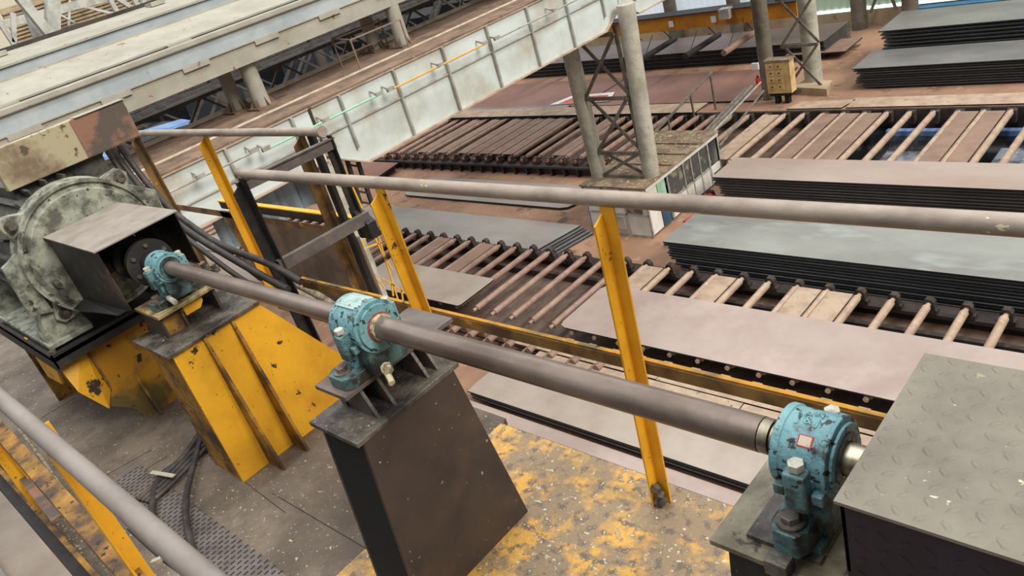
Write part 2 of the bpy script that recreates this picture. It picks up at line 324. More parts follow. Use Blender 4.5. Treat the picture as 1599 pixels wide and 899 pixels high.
# left-middle stack and floor plates
for i in range(5):
    o = plate(-34 + 0.1 * i, -20.15 + 0.16 * i + random.uniform(-.05, .05), 18.6 + 0.02 * i, 20.75, F + 0.35 - 0.07 * i - 0.035, F + 0.35 - 0.07 * i, pl_grey if i == 0 else pl_dark, skew=0.24)
    tag(o, 'grey steel plate on top of the stack left of the cabin' if i == 0 else 'black-edged plate fanned out under the grey plate left of the cabin', 'steel plate', 'plates in the stack left of the cabin')
o = plate(-33.2, -21.6, 22.4, 24.6, F + 0.03, F + 0.12, pl_grey, corner=0.5); tag(o, 'dull grey plate lying on the dusty floor before the far table', 'steel plate')
o = plate(-44, -36.4, 23.5, 25.4, F + 0.42, F + 0.5, pl_red, skew=-0.2); tag(o, 'reddish plate with a bluish sheen under the white girder', 'steel plate')
MB_ = MB()
for x in (-43, -40, -37.2): MB_.box(x - 0.2, x + 0.2, 23.6, 25.2, F, F + 0.42)
tag(MB_.build('timber_bearer', frame_m), 'low bearers under the reddish plate below the white girder', 'bearer', kind='stuff')
# plates right below the crane walkway
stack(-16.1, 3.0, 10.68, 12.1, F + 0.45, 3, 0.1, 0.05, pl_pale, 'pale pinkish plate on the stack directly below the long shaft', 'blue-edged plate under the pale plate below the long shaft', 'plates stacked below the long shaft', 0.03)
stack(-16.4, 3.0, 8.9, 10.55, F + 0.25, 2, 0.09, 0.045, pl_pink, 'pink plate showing between the walkway edge and the pale plate', 'plate under the pink plate beside the walkway edge', 'pink plates next to the walkway edge', 0.03)
tag(plate(-16.8, 3.0, 6.4, 9.35, F + 0.3, F + 0.36, pl_pink), 'nearest pink plate, only its edge seen past the yellow deck', 'steel plate')
# plates seen past the near handrail
tag(plate(-60, -8, -3.0, 2.2, F + 0.55, F + 0.62, pl_pale), 'big pale grey plate far below the near handrail', 'steel plate')
tag(plate(-40, -6, -6.2, -0.6, F + 0.9, F + 0.96, pl_grey), 'grey plate at the bottom left picture corner, lapped over the big pale one', 'steel plate')

# ================================================================ roller tables
def roller(mb_parent, x, y0, y1, z, r, m, neck=0.3):
    MB().cyl((x, y0 + 0.05, z), (x, y1 - 0.05, z), r, 18).cyl((x, y0 - neck * 0.4, z), (x, y0 + 0.05, z), r * 0.62, 12).cyl((x, y1 - 0.05, z), (x, y1 + neck * 0.5, z), r * 0.6, 12).build('roller', m, mb_parent)
def bearing(par, x, y, z, m=bearing_m):
    MB().box(x - 0.2, x + 0.2, y - 0.1, y + 0.1, z - 0.28, z - 0.16).prism([(x - 0.15, y - 0.09, z - 0.16), (x + 0.15, y - 0.09, z - 0.16), (x + 0.13, y - 0.09, z + 0.06), (x + 0.07, y - 0.09, z + 0.14), (x - 0.07, y - 0.09, z + 0.14), (x - 0.13, y - 0.09, z + 0.06)], (0, 0.18, 0)).build('bearing', m, par)
def cover(par, xa, xb, y0, y1, z, m):
    MB().box(xa, xb, y0, y1, z - 0.03, z).box(xa, xa + 0.03, y0, y1, z - 0.12, z - 0.03).build('cover_plate', m, par)
tA = thing('roller_table', 'near roller table carrying the long pink plate, many open rollers', 'roller table', (-14, 15.9, F))
ia = {k: -4.26 - 0.857 * k for k in range(-5, 46)}
for k, x in ia.items():
    roller(tA, x, 13.95, 17.85, F + 0.75, 0.105, roller_m if k > 12 else roller_t)
    bearing(tA, x, 18.05, F + 0.75)
for a, b in ((12, 11), (9, 8), (6, 5), (5, 4), (21, 20), (24, 23), (28, 27)):
    cover(tA, ia[a] + 0.12, ia[b] - 0.10, 13.95, 17.8, F + 0.86, cover_t if a < 13 else cover_m)
MB().box(-43, 1, 18.25, 18.5, F, F + 0.42).box(-43, 1, 17.95, 18.3, F + 0.36, F + 0.46).box(-43, 1, 17.3, 17.45, F + 0.05, F + 0.3).build('side_beam', frame_m, tA)
MB().box(-43, 1, 13.45, 13.8, F, F + 0.52).build('side_beam', frame_m, tA)
MB().box(-43, 1, 13.8, 18.0, F, F + 0.05).build('pit_pan', pit_m, tA)
for k in range(10, 31):
    x = ia[k]
    MB().cyl((x, 12.75, F + 0.62), (x, 13.1, F + 0.62), 0.11, 14).cyl((x, 13.1, F + 0.62), (x, 13.25, F + 0.62), 0.15, 14).box(x - 0.17, x + 0.17, 13.2, 13.44, F + 0.3, F + 0.74).box(x - 0.25, x - 0.16, 12.7, 13.4, F + 0.4, F + 0.6).build('drive_motor', cover_m, tA)
for k in range(-2, 13):
    x = ia[k]
    MB().box(x - 0.13, x + 0.13, 13.5, 13.76, F + 0.4, F + 0.6).build('end_bearing', cover_t, tA)
for i, (x0, x1, y0, y1, zz) in enumerate(((-16.2, -11.0, 12.95, 13.42, .62), (-15.1, -8.5, 12.45, 12.93, .58), (-11.0, -4.0, 12.95, 13.42, .6), (-8.48, 0, 12.3, 12.93, .57), (-4.0, 1, 12.95, 13.42, .6))):
    tag(plate(x0, x1, y0, y1, F + zz - 0.04, F + zz, cover_t), ['left cover board along the near side of the near roller table', 'front cover board with a dark left end below the yellow mid rail', 'cover board beside the near table behind the shaft', 'grimy front cover board left of the chequer-plate box', 'cover board hidden partly by the chequer-plate box'][i], 'cover board', 'cover boards along the near roller table')
# plates lying on the near table
xy = [(-25.36,15.287,-10.1),(-19.298,15.542,-10.1),(-19.404,13.768,-10.1),(-21.993,13.69,-10.1)]
o = plate(-25.6, -19.4, 13.75, 15.6, F + 0.86, F + 0.9, pl_pale, corner=0.12); tag(o, 'pale grey plate end lying on rollers behind the yellow post', 'steel plate')
o = plate(-15.05, -2.2, 13.85, 16.35, F + 0.86, F + 0.9, pl_pink, corner=0.28); tag(o, 'long pink plate with rounded corner lying across the near roller table', 'steel plate')
o = MB().prism([(-42.033,14.7,-10.1),(-37.811,15.143,-10.1),(-35.961,14.295,-10.1),(-37.089,13.657,-10.1),(-39.062,13.639,-10.1)], (0, 0, 0.04)).build('steel_plate', pl_grey); tag(o, 'bluish grey plate glimpsed between the cables and the yellow leaning post', 'steel plate')
o = MB().prism([(-40.121,13.28,-10.14),(-39.097,13.637,-10.14),(-36.989,13.62,-10.14),(-33.396,13.002,-10.14),(-30.6,12.388,-10.14),(-35.215,12.259,-10.14)], (0, 0, 0.04)).build('steel_plate', pl_tan); tag(o, 'tan plate with curved edge seen below the black cables', 'steel plate')
# far table
tB = thing('roller_table', 'far roller table behind the cabin with rows of cover plates between rollers', 'roller table', (-20, 28.6, F))
ib = {k: -6.47 - 0.86 * k for k in range(-6, 38)}
for k, x in ib.items():
    roller(tB, x, 26.15, 31.0, F + 0.75, 0.12, roller_m if k > 14 else roller_t)
    MB().box(x - 0.16, x + 0.16, 31.1, 31.4, F + 0.3, F + 0.78).build('bearing', bearing_m, tB)
for k in range(14, 38):
    x = ib[k]
    MB().box(x - 0.2, x + 0.2, 25.78, 26.05, F + 0.5, F + 0.66).prism([(x - 0.15, 25.8, F + 0.66), (x + 0.15, 25.8, F + 0.66), (x + 0.12, 25.8, F + 0.86), (x - 0.12, 25.8, F + 0.86)], (0, 0.22, 0)).build('bearing', bearing_m, tB)
for k in range(14, 38):
    x = ib[k]
    MB().cyl((x, 25.74, F + 0.74), (x, 25.85, F + 0.74), 0.085, 12).build('shaft_end', copper, tB)
for a in (2, 3, 7, 8, 9, 12, 22, 26, 27, 28, 29, 30, 32, 34):
    cover(tB, ib[a] + 0.12, ib[a - 1] - 0.12, 26.15, 30.9, F + 0.87, cover_m if a != 12 else cover_t)
mb = MB().box(-39.5, -14.5, 25.6, 26.1, F + 0.4, F + 0.5).box(-39.5, -14.5, 25.85, 26.1, F, F + 0.4)
for i in range(30): mb.box(-39.2 + i * 0.82, -39.12 + i * 0.82, 25.62, 25.85, F, F + 0.4)
mb.build('side_beam', frame_m, tB)
MB().box(-39.5, 0, 31.4, 31.55, F, F + 0.8).build('side_beam', frame_m, tB)
MB().box(-39.5, -14, 26.1, 31.4, F + 0.01, F + 0.05).build('pit_pan', pit_m, tB)
MB().box(-14, 0, 26.0, 31.4, F + 0.01, F + 0.05).build('wet_pit_pan', pit_wet, tB)
MB().box(-11.5, -6, 30.5, 30.8, F + 0.05, F + 0.25).build('blue_strip', mat('pale_blue_strip', (120, 150, 196), (96, 124, 172), 1, rough=0.4), tB)  # low pale blue strip on the pit floor
MB().box(-10.9, -8.4, 27.0, 29.0, F + 0.05, F + 0.07).box(-7.2, -5, 26.6, 29.4, F + 0.05, F + 0.07).build('reflection_patch', mat('painted_reflection', (150, 158, 170), (60, 66, 70), 1.2, (0.45, 0.6), rough=0.15), tB)  # pale patches painting bluish reflections on the wet pan
o = plate(-13.419, 1, 31.5, 32.6, F + 0.84, F + 0.9, cover_t); tag(o, 'long tan plate behind the far table with a chalk scrawl', 'steel plate')
o = plate(-16.0, -13.6, 31.5, 32.4, F + 0.84, F + 0.9, cover_t, skew=0.3); tag(o, 'short warped tan plate right of the pale yellow box', 'steel plate')
o = plate(-40.5, -20.5, 31.35, 32.6, F + 0.84, F + 0.9, cover_t); tag(o, 'long tan plate behind the far table left of the laced columns', 'steel plate')
tag(MB().bar((-6.2, 31.9, F + 0.905), (-4.6, 32.3, F + 0.905), 0.06, 0.01).bar((-5.9, 32.2, F + 0.905), (-5.1, 31.7, F + 0.905), 0.05, 0.01).build('chalk_mark', white_m), 'white chalk scrawl on the long tan plate at right', 'chalk mark')

# ================================================================ control cabin
X0, X1, Y0, Y1 = -19.2, -16.35, 20.95, 26.2
ZR = F + 2.05
cab = thing('control_cabin', 'white control cabin with littered flat roof and band of windows', 'cabin', (-17.8, 23.5, F))
MB().box(X0 - 0.08, X1 + 0.08, Y0 - 0.08, Y1 + 0.08, ZR - 0.05, ZR).build('roof', cab_roof, cab)
mb = MB(); 
for k in range(3): mb.bar((X0 + 0.4, 22.9 + k * 1.0, ZR + 0.03), (X1, 22.9 + k * 1.0, ZR + 0.03), 0.12, 0.06)
mb.build('roof_batten', cab_roof, cab)
MB().box(X0, X1, Y0, Y0 + 0.06, F + 0.1, ZR - 0.05).box(X0, X0 + 0.06, Y0, Y1, F + 0.1, ZR - 0.05).box(X0, X1, Y1 - 0.06, Y1, F + 0.1, ZR - 0.05).build('wall', cab_w, cab)
mb = MB(); 
for x in (X0, -18.3, -17.35, X1): mb.box(x - 0.04, x + 0.04, Y0 - 0.03, Y0 + 0.03, F + 0.05, ZR - 0.02)
mb.box(X0, X1, Y0 - 0.03, Y0 + 0.02, ZR - 0.1, ZR - 0.02).box(X0, X1, Y0 - 0.03, Y0 + 0.02, ZR - 0.42, ZR - 0.36).box(X0, X1, Y0 - 0.03, Y0 + 0.02, F + 0.9, F + 0.96).box(X0, X1, Y0 - 0.04, Y0 + 0.03, F, F + 0.1)
mb.build('frame', alu, cab)
MB().box(-17.3, -16.6, Y0 - 0.035, Y0 - 0.005, F + 1.0, F + 1.6).build('window', glass_m, cab)
MB().box(-18.2, -17.45, Y0 - 0.12, Y0 - 0.02, F + 0.3, F + 0.85).build('air_conditioner', alu, cab)
MB().box(-18.95, -18.35, Y0 - 0.035, Y0 - 0.01, F + 0.98, F + 1.55).build('window', cab_w, cab)
# side facing +x
MB().box(X1 - 0.06, X1, Y0, Y0 + 0.75, F + 0.1, ZR - 0.05).build('wall', cab_w, cab)
MB().box(X1 - 0.05, X1 + 0.01, Y0 + 0.78, Y0 + 1.3, F + 0.95, ZR - 0.2).build('green_panel', cab_g, cab)
MB().box(X1 - 0.05, X1 + 0.02, Y0 + 0.78, Y0 + 1.3, F + 0.1, F + 0.93).build('door', cab_b, cab)
MB().box(X1 - 0.06, X1, Y0 + 1.45, Y1, F + 0.1, F + 0.8).build('wall', cab_w, cab)
MB().box(X1 - 0.08, X1 + 0.04, Y0 - 0.05, Y1 + 0.05, ZR - 0.2, ZR - 0.03).build('fascia', cab_w, cab)
for a, b in ((1.5, 2.55), (2.62, 3.1), (3.17, 3.7), (3.77, 4.35)):
    wd = MB().box(X1 - 0.05, X1 - 0.02, Y0 + a, Y0 + b, F + 0.82, ZR - 0.22).build('window', glass_m, cab)
    MB().box(X1 - 0.03, X1 + 0.02, Y0 + a - 0.04, Y0 + a + 0.02, F + 0.1, ZR - 0.2).box(X1 - 0.03, X1 + 0.02, Y0 + a, Y0 + b, F + 0.8, F + 0.86).build('window_frame', alu, wd)
MB().box(X1 - 0.06, X1 + 0.03, Y0 + 4.4, Y0 + 4.48, F + 0.1, ZR - 0.2).box(X1 - 0.06, X1 + 0.03, Y1 - 0.06, Y1 + 0.02, F, ZR - 0.1).build('frame', alu, cab)
MB().box(X1 - 0.5, X1 - 0.3, Y0 + 1.6, Y0 + 2.4, F + 0.7, F + 1.2).box(X1 - 0.6, X1 - 0.3, Y0 + 3, Y0 + 4, F + 0.6, F + 0.95).build('desk', cab_in, cab)
tag(MB().cyl((-15.9, 24.4, F + 0.0), (-15.9, 24.4, F + 0.3), 0.22, 12, 0.15).build('bucket', black_m), 'black bucket on floor beside the cabin wall', 'bucket')
mb = MB()
for i in range(9): mb.cyl((-15.75 + random.uniform(-.25, .25), 24.0 + random.uniform(-.3, .3), F + 0.08 * i * 0.4), (-15.5 + random.uniform(-.2, .2), 24.1, F + 0.1 + 0.03 * i), 0.1, 8, 0.05)
tag(mb.build('rag_bundle', red_m), 'crumpled red cloth beside the bucket at the cabin', 'cloth')
tag(MB().prism([(-15.9, 22.3, F + 0.02), (-15.3, 22.2, F + 0.1), (-15.1, 22.6, F + 0.05), (-15.6, 22.8, F + 0.16)], (0.02, 0, 0.06)).build('rag_bundle', red_m), 'red cloth on floor between cabin and front right stack', 'cloth')

# ================================================================ columns with lacing
def column(name, x, y, z0, z1, r, m, label, group=None):
    o = MB().cyl((x, y, z0), (x, y, z1), r, 28).build(name, m); tag(o, label, 'column', group); return o
column('round_column', -18.95, 21.8, F, -3.5, 0.31, concrete, 'left round grey column of the laced pair behind the cabin')
tag(MB().cyl((-16.80, 22.0, F), (-16.32, 22.0, -2.75), 0.31, 28).build('round_column', concrete), 'right pale round column of the laced pair standing behind the cabin front', 'column')
def lacing(xa, xb, y, levels, name, label, m=lattice):
    t = thing(name, label, 'bracing', ((xa + xb) / 2, y, levels[0]))
    for i, z in enumerate(levels):
        MB().bar((xa, y - 0.12, z), (xb, y - 0.12, z), 0.06, 0.14).build('cross_tie', m, t)
        if i < len(levels) - 1:
            z2 = levels[i + 1]
            MB().bar((xa, y - 0.1, z), (xb, y - 0.1, z2), 0.05, 0.12).build('diagonal', m, t)
            MB().bar((xa, y + 0.1, z2), (xb, y + 0.1, z), 0.05, 0.12).build('diagonal', m, t)
    return t
lacing(-18.7, -16.8, 21.8, [-8.9, -7.95, -5.85, -3.6], 'column_lacing', 'crossed steel bracing between the two round columns behind the cabin')
mb = MB().box(-17.0, -16.9, 21.95, 22.05, -8.9, -3.4).build('strut', lattice); tag(mb, 'dark upright angle just left of the pale round column', 'strut')
column('round_column', -18.737, 35.4, F, 2, 0.36, column_d, 'dark stained round column beside the pale yellow box')
column('round_column', -17.109, 36.8, F, 2, 0.42, concrete, 'grey round column right of the pale yellow box')
lacing(-18.1, -16.3, 35.9, [-10.8, -8.6, -6.4, -4.4], 'column_lacing', 'crossed bracing between the columns beside the pale yellow box')
o = MB().prism([(-17.9, 35.9, F), (-15.9, 35.4, F), (-16.1, 36.6, F), (-17.6, 36.9, F)], (0, 0, 0.35)).build('concrete_plinth', wall_m); tag(o, 'low dusty concrete plinth at the foot of the grey column', 'plinth')
# wall columns
for i, (px, py, lab) in enumerate(((1343, 48, 'brown column against the far wall right of the grey column'), (1420, 30, 'brown column against the far wall behind the rearmost stack'), (1155, 55, 'column against the far wall behind the lifting beam, right one'), (1052, 62, 'column against the far wall behind the lifting beam, left one'))):
    x = [-18.581, -15.82, -26.262, -30.895][i]
    column('wall_column', x, 46.4, F, -3, 0.42, column_d, lab)
t = thing('wall_bracing', 'pair of dark diagonal braces against the green sheets', 'bracing', (-18, 46.2, F))
MB().bar((-17.856, 46.2, F + 0.9), (-16.917, 46.2, F + 3), 0.1, 0.14).build('diagonal', column_d, t)
MB().bar((-16.468, 46.2, F + 0.9), (-17.152, 46.2, F + 3), 0.1, 0.14).build('diagonal', column_d, t)
# pale yellow box with drawers
bx = thing('cable_box', 'pale yellow cabinet with square doors on a stand between two columns', 'cabinet', (-17.75, 34.5, F))
MB().box(-18.35, -17.15, 34.5, 35.0, -10.45, -8.92).build('body', wood, bx)
MB().box(-18.4, -17.1, 34.45, 35.05, -8.92, -8.84).build('lid', cab_roof, bx)
for i in range(4):
    for j in range(2):
        d = MB().box(-18.25 + j * 0.4, -17.92 + j * 0.4, 34.46, 34.5, -9.26 - 0.33 * i, -8.98 - 0.33 * i).build('door', wood, bx, 0.01)
        MB().cyl((-18.08 + j * 0.4, 34.42, -9.12 - 0.33 * i), (-18.08 + j * 0.4, 34.46, -9.12 - 0.33 * i), 0.035, 10).build('knob', black_m, d)
MB().box(-18.3, -17.2, 34.55, 34.95, -10.6, -10.45).box(-18.1, -17.9, 34.6, 34.9, F, -10.6).box(-17.6, -17.4, 34.6, 34.9, F, -10.6).build('stand', black_m, bx)
o = MB().box(-18.925, -18.597, 34.3, 34.42, -9.174, -8.863).build('notice', white_m); tag(o, 'small white and red notice on the dark stained column', 'sign')
fe = thing('fire_extinguisher', 'red fire extinguisher hanging on the dark stained column', 'fire extinguisher', (-18.685, 34.3, -9.964))
p = WL[fe.name]
MB().cyl(p, p + Vector((0, 0, 0.4)), 0.11, 14).build('body', red_m, fe)
MB().cyl(p + Vector((0, 0, 0.4)), p + Vector((0, 0, 0.5)), 0.05, 10).build('valve', black_m, fe)
# gangway beside far table (rails leading up from the cabin roof to the right column)
g = thing('pipe_run', 'bundle of steel channels and pipes running from cabin to the dark column', 'pipe run', (-18, 29, F + 0.9))
for i, (a, b, r, m) in enumerate((((-16.5, 25.9, F + 1.95), (-18.4, 34.0, F + 1.3), 0.05, alu), ((-16.9, 26.0, F + 1.75), (-18.8, 34.0, F + 1.2), 0.09, lattice), ((-17.3, 26.0, F + 1.6), (-19.2, 34.0, F + 1.0), 0.1, lattice), ((-16.3, 26.2, F + 1.4), (-18.2, 33.8, F + 0.95), 0.05, lattice))):
    MB().cyl(a, b, r, 10).build('pipe', m, g)
g = thing('stair_rail', 'brown angle handrail on posts left of the pipes beside the far table', 'railing', (-20.5, 29, F))
MB().bar((-19.6, 26.0, F + 1.7), (-21.0, 34.2, F + 1.9), 0.09, 0.09).build('rail', lattice, g)
for yy in (28.5, 31.3, 34.0): MB().bar((-20.0 - (yy - 28) * 0.17, yy, F), (-20.0 - (yy - 28) * 0.17, yy, F + 1.85), 0.08, 0.08).build('post', lattice, g)

# ================================================================ amber lifting beam and forks
lb = thing('lifting_beam', 'amber lifting beam with white plates hanging before the far wall', 'lifting beam', (-27, 40.0, -8.4))
zt, zb = -7.458, -8.269
MB().box(-33.5, -18.989, 39.7, 40.4, zb, zt).build('beam', ycrane_m, lb)
MB().box(-33.6, -18.921, 39.5, 40.6, zt, zt + 0.06).build('top_flange', black_steel, lb)
for px in (1008, 1108, 1165): 
    pass
for x, m in ((-26.507, white_m), (-23.756, white_m)):
    MB().box(x - 0.16, x + 0.16, 39.62, 39.68, (zt + zb) / 2 - 0.2, (zt + zb) / 2 + 0.15).build('label_plate', m, lb)
MB().box(-22.849 - 0.3, -22.849 + 0.3, 39.2, 39.7, (zt + zb) / 2 + 0.0, (zt + zb) / 2 + 0.55).build('junction_box', alu, lb)
for i, px in enumerate((900, 1008, 1075, 1165)):
    x = [-36.5, -27.591, -24.6, -22.231][i]
    f = thing('lifting_magnet_arm', ['dark lifting arm seen between the two laced columns', 'dark lifting arm nearest the pale round column', 'dark lifting arm in the middle under the amber beam', 'rusty lifting arm under the right end of the amber beam'][i], 'lifting arm', (x, 40, zb - 0.6), 'arms hanging under the lifting beam')
    MB().cyl((x, 37.6, zb - 0.95), (x, 41.4, zb - 0.95), 0.17, 12).build('arm', black_steel if i < 3 else cover_m, f)
    MB().cyl((x, 38.2, zb - 0.8), (x, 39.2, zb), 0.03, 6).build('chain', black_steel, f)
    MB().cyl((x, 41.0, zb - 0.8), (x, 40.2, zb), 0.03, 6).build('chain', black_steel, f)

# ================================================================ white runway girder with dusty gangway
def girder(y0, y1, label, ha=0.95, hb=0.95):
    x = -16.8; zt, zb, zh = -1.58, -3.37, -2.85
    g = thing('runway_girder', label, 'girder', (x - 0.2, (y0 + y1) / 2, zb))
    out_ = [(x, y0, zt), (x, y0, zh), (x, y0 + ha, zb), (x, y1 - hb, zb)] + ([(x, y1 - hb + 0.9, zh)] if hb > 1 else []) + [(x, y1, zh), (x, y1, zt)]
    MB().prism(out_, (-0.03, 0, 0)).build('web', girder_m, g)
    mb = MB()
    lo = out_[1:-1]
    for a, b in zip(lo, lo[1:]):
        mb.prism([(x + 0.12, a[1], a[2]), (x + 0.12, b[1], b[2]), (x + 0.12, b[1], b[2] - 0.04), (x + 0.12, a[1], a[2] - 0.04)], (-0.5, 0, 0))
    mb.build('bottom_flange', girder_f, g)
    MB().box(x - 0.4, x + 0.06, y0, y1, zt, zt + 0.03).build('top_flange', girder_f, g)
    MB().prism([(x, y0, -2.28), (x, y1, -2.28), (x + 0.05, y1, -2.31), (x + 0.05, y0, -2.31)], (0, 0, -0.03)).build('ledge', girder_s, g)
    n = int(round((y1 - y0) / 1.8)); k = y0 + ((y1 - y0) - 1.8 * (n - 1)) / 2
    for i in range(n):
        yy = k + 1.8 * i
        if y0 + 0.3 < yy < y1 - 0.3:
            zz = zb if y0 + ha < yy < y1 - hb else zh - 0.1
            MB().box(x, x + 0.1, yy - 0.03, yy + 0.03, zz, zt).build('stiffener', girder_s, g)
    return g
girder(9.75, 22.2, 'white plate girder running from handrail up to the laced columns')
girder(-4.0, 9.65, 'white girder continuing lower left behind the yellow posts', 0.95, 6.0)
girder(22.3, 34.8, 'white girder end beyond the pale round column')
column('round_column', -17.05, 9.62, F, -2.9, 0.30, concrete, 'round grey column under the white girder seen behind the handrail gate')
pf = thing('runway_gangway', 'dust-covered gangway on top of the white girder with crane rails', 'gangway', (-18.6, 10, -1.55))
MB().box(-20.5, -16.75, -6, 34.8, -1.57, -1.5).build('deck', dirt_deck, pf)
MB().box(-17.93, -17.89, -6, 34.8, -1.5, -1.46).build('crane_rail', rail_m, pf)
MB().box(-20.56, -20.50, -6, 34.8, -1.56, -1.40).build('crane_rail', rail_m, pf)
mb = MB().box(-20.5, -20.45, -6, 34.8, -2.9, -1.57); mb.build('back_web', girder_s, pf)
# short round columns on the gangway
for (x, y, r, lab) in ((-18.95, 9.75, 0.21, 'round cream stub column on the gangway, left pair, front one'), (-19.9, 9.55, 0.18, 'square-looking cream stub column on the gangway, left pair, rear one'), (-18.75, 14.55, 0.21, 'round cream stub column on the gangway, middle pair, front one'), (-19.85, 14.35, 0.2, 'cream stub column on the gangway, middle pair, rear one'), (-18.75, 19.6, 0.2, 'grey stub column on the gangway near the top picture edge')):
    c = thing('stub_column', lab, 'column', (x, y, -1.5))
    MB().cyl((x, y, -1.45), (x, y, 0.1), r, 24).build('shaft', beam_c, c)
    mb = MB().box(x - 0.32, x + 0.32, y - 0.32, y + 0.32, -1.5, -1.45)
    for a in range(6):
        dx, dy = math.cos(a * math.pi / 3), math.sin(a * math.pi / 3)
        mb.prism([(x + dx * r * 0.9, y + dy * r * 0.9, -1.45), (x + dx * 0.34, y + dy * 0.34, -1.45), (x + dx * r * 0.9, y + dy * r * 0.9, -1.2)], (-dy * 0.02, dx * 0.02, 0))
    mb.build('base_plate', dirt_deck, c)
# little rusty railing on the gangway
rr = thing('gangway_railing', 'small rusty railing standing on the dusty gangway', 'railing', (-19.6, 13, -1.5))
q = [(-19.541,12.833,-1.5),(-17.866,12.195,-1.5)] + [(-18.26,13.658,-1.5)]
a, b = Vector((-19.54, 12.8, -1.5)), Vector((-17.97, 12.3, -1.5))
top = Vector((0, 0, 0.82))
for p in (a, b, b + Vector((0.05, 1.75, 0)), a + Vector((0.05, 1.75, 0))):
    MB().bar(p, p + top, 0.035, 0.035).build('post', cover_m, rr)
MB().bar(a + top, b + top, 0.035, 0.035).bar(b + top, b + top + Vector((0.05, 1.75, 0)), 0.035, 0.035).bar(a + top, a + top + Vector((0.05, 1.75, 0)), 0.035, 0.035).bar(a + top * 0.35, a + top * 0.35 + Vector((0.05, 1.75, 0)), 0.03, 0.03).build('rail', cover_m, rr)
# green and yellow conductor tubes along the girder
def conductor(y0, y1, x, z, m, label):
    t = thing('conductor_tube', label, 'conductor', (x, (y0 + y1) / 2, z))
    MB().cyl((x, y0, z), (x, y1, z), 0.024, 8).build('tube', m, t)
    for yy in [y0 + 0.1, (y0 + y1) / 2, y1 - 0.1]:
        MB().bar((x, yy - 0.1, z + 0.03), (x, yy + 0.1, z + 0.03), 0.09, 0.1).bar((x, yy, z), (-16.78, yy, z + 0.1), 0.04, 0.04).build('clamp', girder_s, t)
conductor(5.0, 7.9, -16.45, -1.85, girder_s, 'pale grey tube on white girder behind the left handrail')
conductor(8.0, 11.6, -16.45, -1.93, green_c, 'bright green tube on white girder above the handrail end')
conductor(11.8, 15.6, -16.45, -1.95, orange_c, 'yellow tube on the middle of the white girder')
conductor(15.9, 21.4, -16.45, -1.97, girder_s, 'thin grey tube on the upper end of the white girder')

ld = thing('access_ladder', 'black steel ladder frame hanging under the haunch of the white girder', 'ladder', (-17.0, 10.9, -6))
J = [(-17.0,10.294,-3.17),(-17.0,10.193,-4.345),(-17.0,10.574,-3.347),(-17.0,10.508,-4.574)]
for a, b in ((J[0], J[1]), (J[2], J[3])): MB().bar(a, b, 0.09, 0.09).build('stile', black_steel, ld)
for t_ in (0.1, 0.4, 0.7, 0.95): MB().bar(Vector(J[0]).lerp(Vector(J[1]), t_), Vector(J[2]).lerp(Vector(J[3]), t_), 0.06, 0.05).build('rung', black_steel, ld)
yl = thing('stair_railing', 'thin yellow stair railing seen between the gate and the yellow post', 'railing', (-15.5, 11.5, -8))
Q = [(-15.5,9.228,-2.821),(-15.5,9.348,-5.187),(-15.5,9.461,-4.313),(-15.5,8.811,-4.787),(-15.5,9.461,-4.313),(-15.5,9.391,-5.138),(-15.5,8.83,-4.832),(-15.5,8.725,-5.848),(-15.5,8.811,-4.787),(-15.5,9.45,-4.92),(-15.5,9.348,-5.187),(-15.5,9.443,-5.676),(-15.5,8.846,-5.409),(-15.5,9.044,-5.981),(-15.5,9.095,-5.734),(-15.5,9.648,-6.587),(-15.5,9.292,-5.959),(-15.5,9.194,-6.314),(-15.5,9.497,-6.23),(-15.5,9.413,-6.56),(-15.5,8.875,-4.997),(-15.5,8.736,-6.187),(-15.5,9.391,-5.138),(-15.5,9.277,-6.516)]
for a, b in zip(Q[::2], Q[1::2]): MB().bar(a, b, 0.035, 0.035).build('rail', orange_c if a != Q[6] else lattice, yl)

# ================================================================ cream upper runway beams (upper left)
ub = thing('upper_runway_beam', 'cream upper runway beam with web tinted pale blue for shade above the stub columns', 'beam', (-18.9, 10, -0.4))
MB().box(-18.66, -18.58, -14, 45, -0.36, 0.10).build('lower_cover', beam_c, ub)
mb = MB()
for i in range(26): mb.box(-18.57, -18.52, -10 + i * 2.0, -9.3 + i * 2.0, -0.02, 0.08)
mb.box(-18.57, -18.54, -14, 45, 0.08, 0.11).build('conduit', beam_c, ub)
MB().box(-19.2, -18.62, -14, 45, 0.10, 0.46).build('web', beam_b, ub)
MB().box(-18.7, -18.54, -14, 45, 0.46, 0.6).build('edge_tube', beam_c, ub, 0.03)
MB().box(-20.2, -18.66, -14, 45, -0.36, 0.09).build('soffit_box', girder_s, ub)
MB().box(-18.92, -18.74, -14, 45, 0.585, 0.615).build('shade_strip', frame_m, ub)  # solid dark strip painting the shade between cover and edge tube
mb = MB()
for i in range(14): mb.box(-18.93, -18.72, -12 + i * 4.0, -11.4 + i * 4.0, 0.6, 0.64)
mb.build('cable_clip', beam_c, ub)
ud = thing('upper_gangway', 'broad cream sloping cover with rust spots between the upper beams', 'cover', (-19.8, 10, 0.5))
MB().prism([(-18.95, -14, 0.65), (-18.95, 45, 0.65), (-20.5, 45, 0.98), (-20.5, -14, 0.98)], (0, 0, -0.05)).build('cover_sheet', beam_c, ud)
MB().box(-20.56, -20.5, -14, 45, 0.93, 1.03).build('edge_strip', beam_c, ud)
ub2 = thing('upper_runway_beam', 'second cream upper beam with web tinted blue for shade, further left than the rust-spotted cover', 'beam', (-22, 10, 0.9))
MB().box(-22.2, -21.0, -14, 45, 0.7, 1.28).build('web', beam_b, ub2)
MB().box(-21.0, -20.6, -14, 45, 0.94, 1.0).build('shade_strip', frame_m, ub2)  # dark strip stands for the shade beside the second web
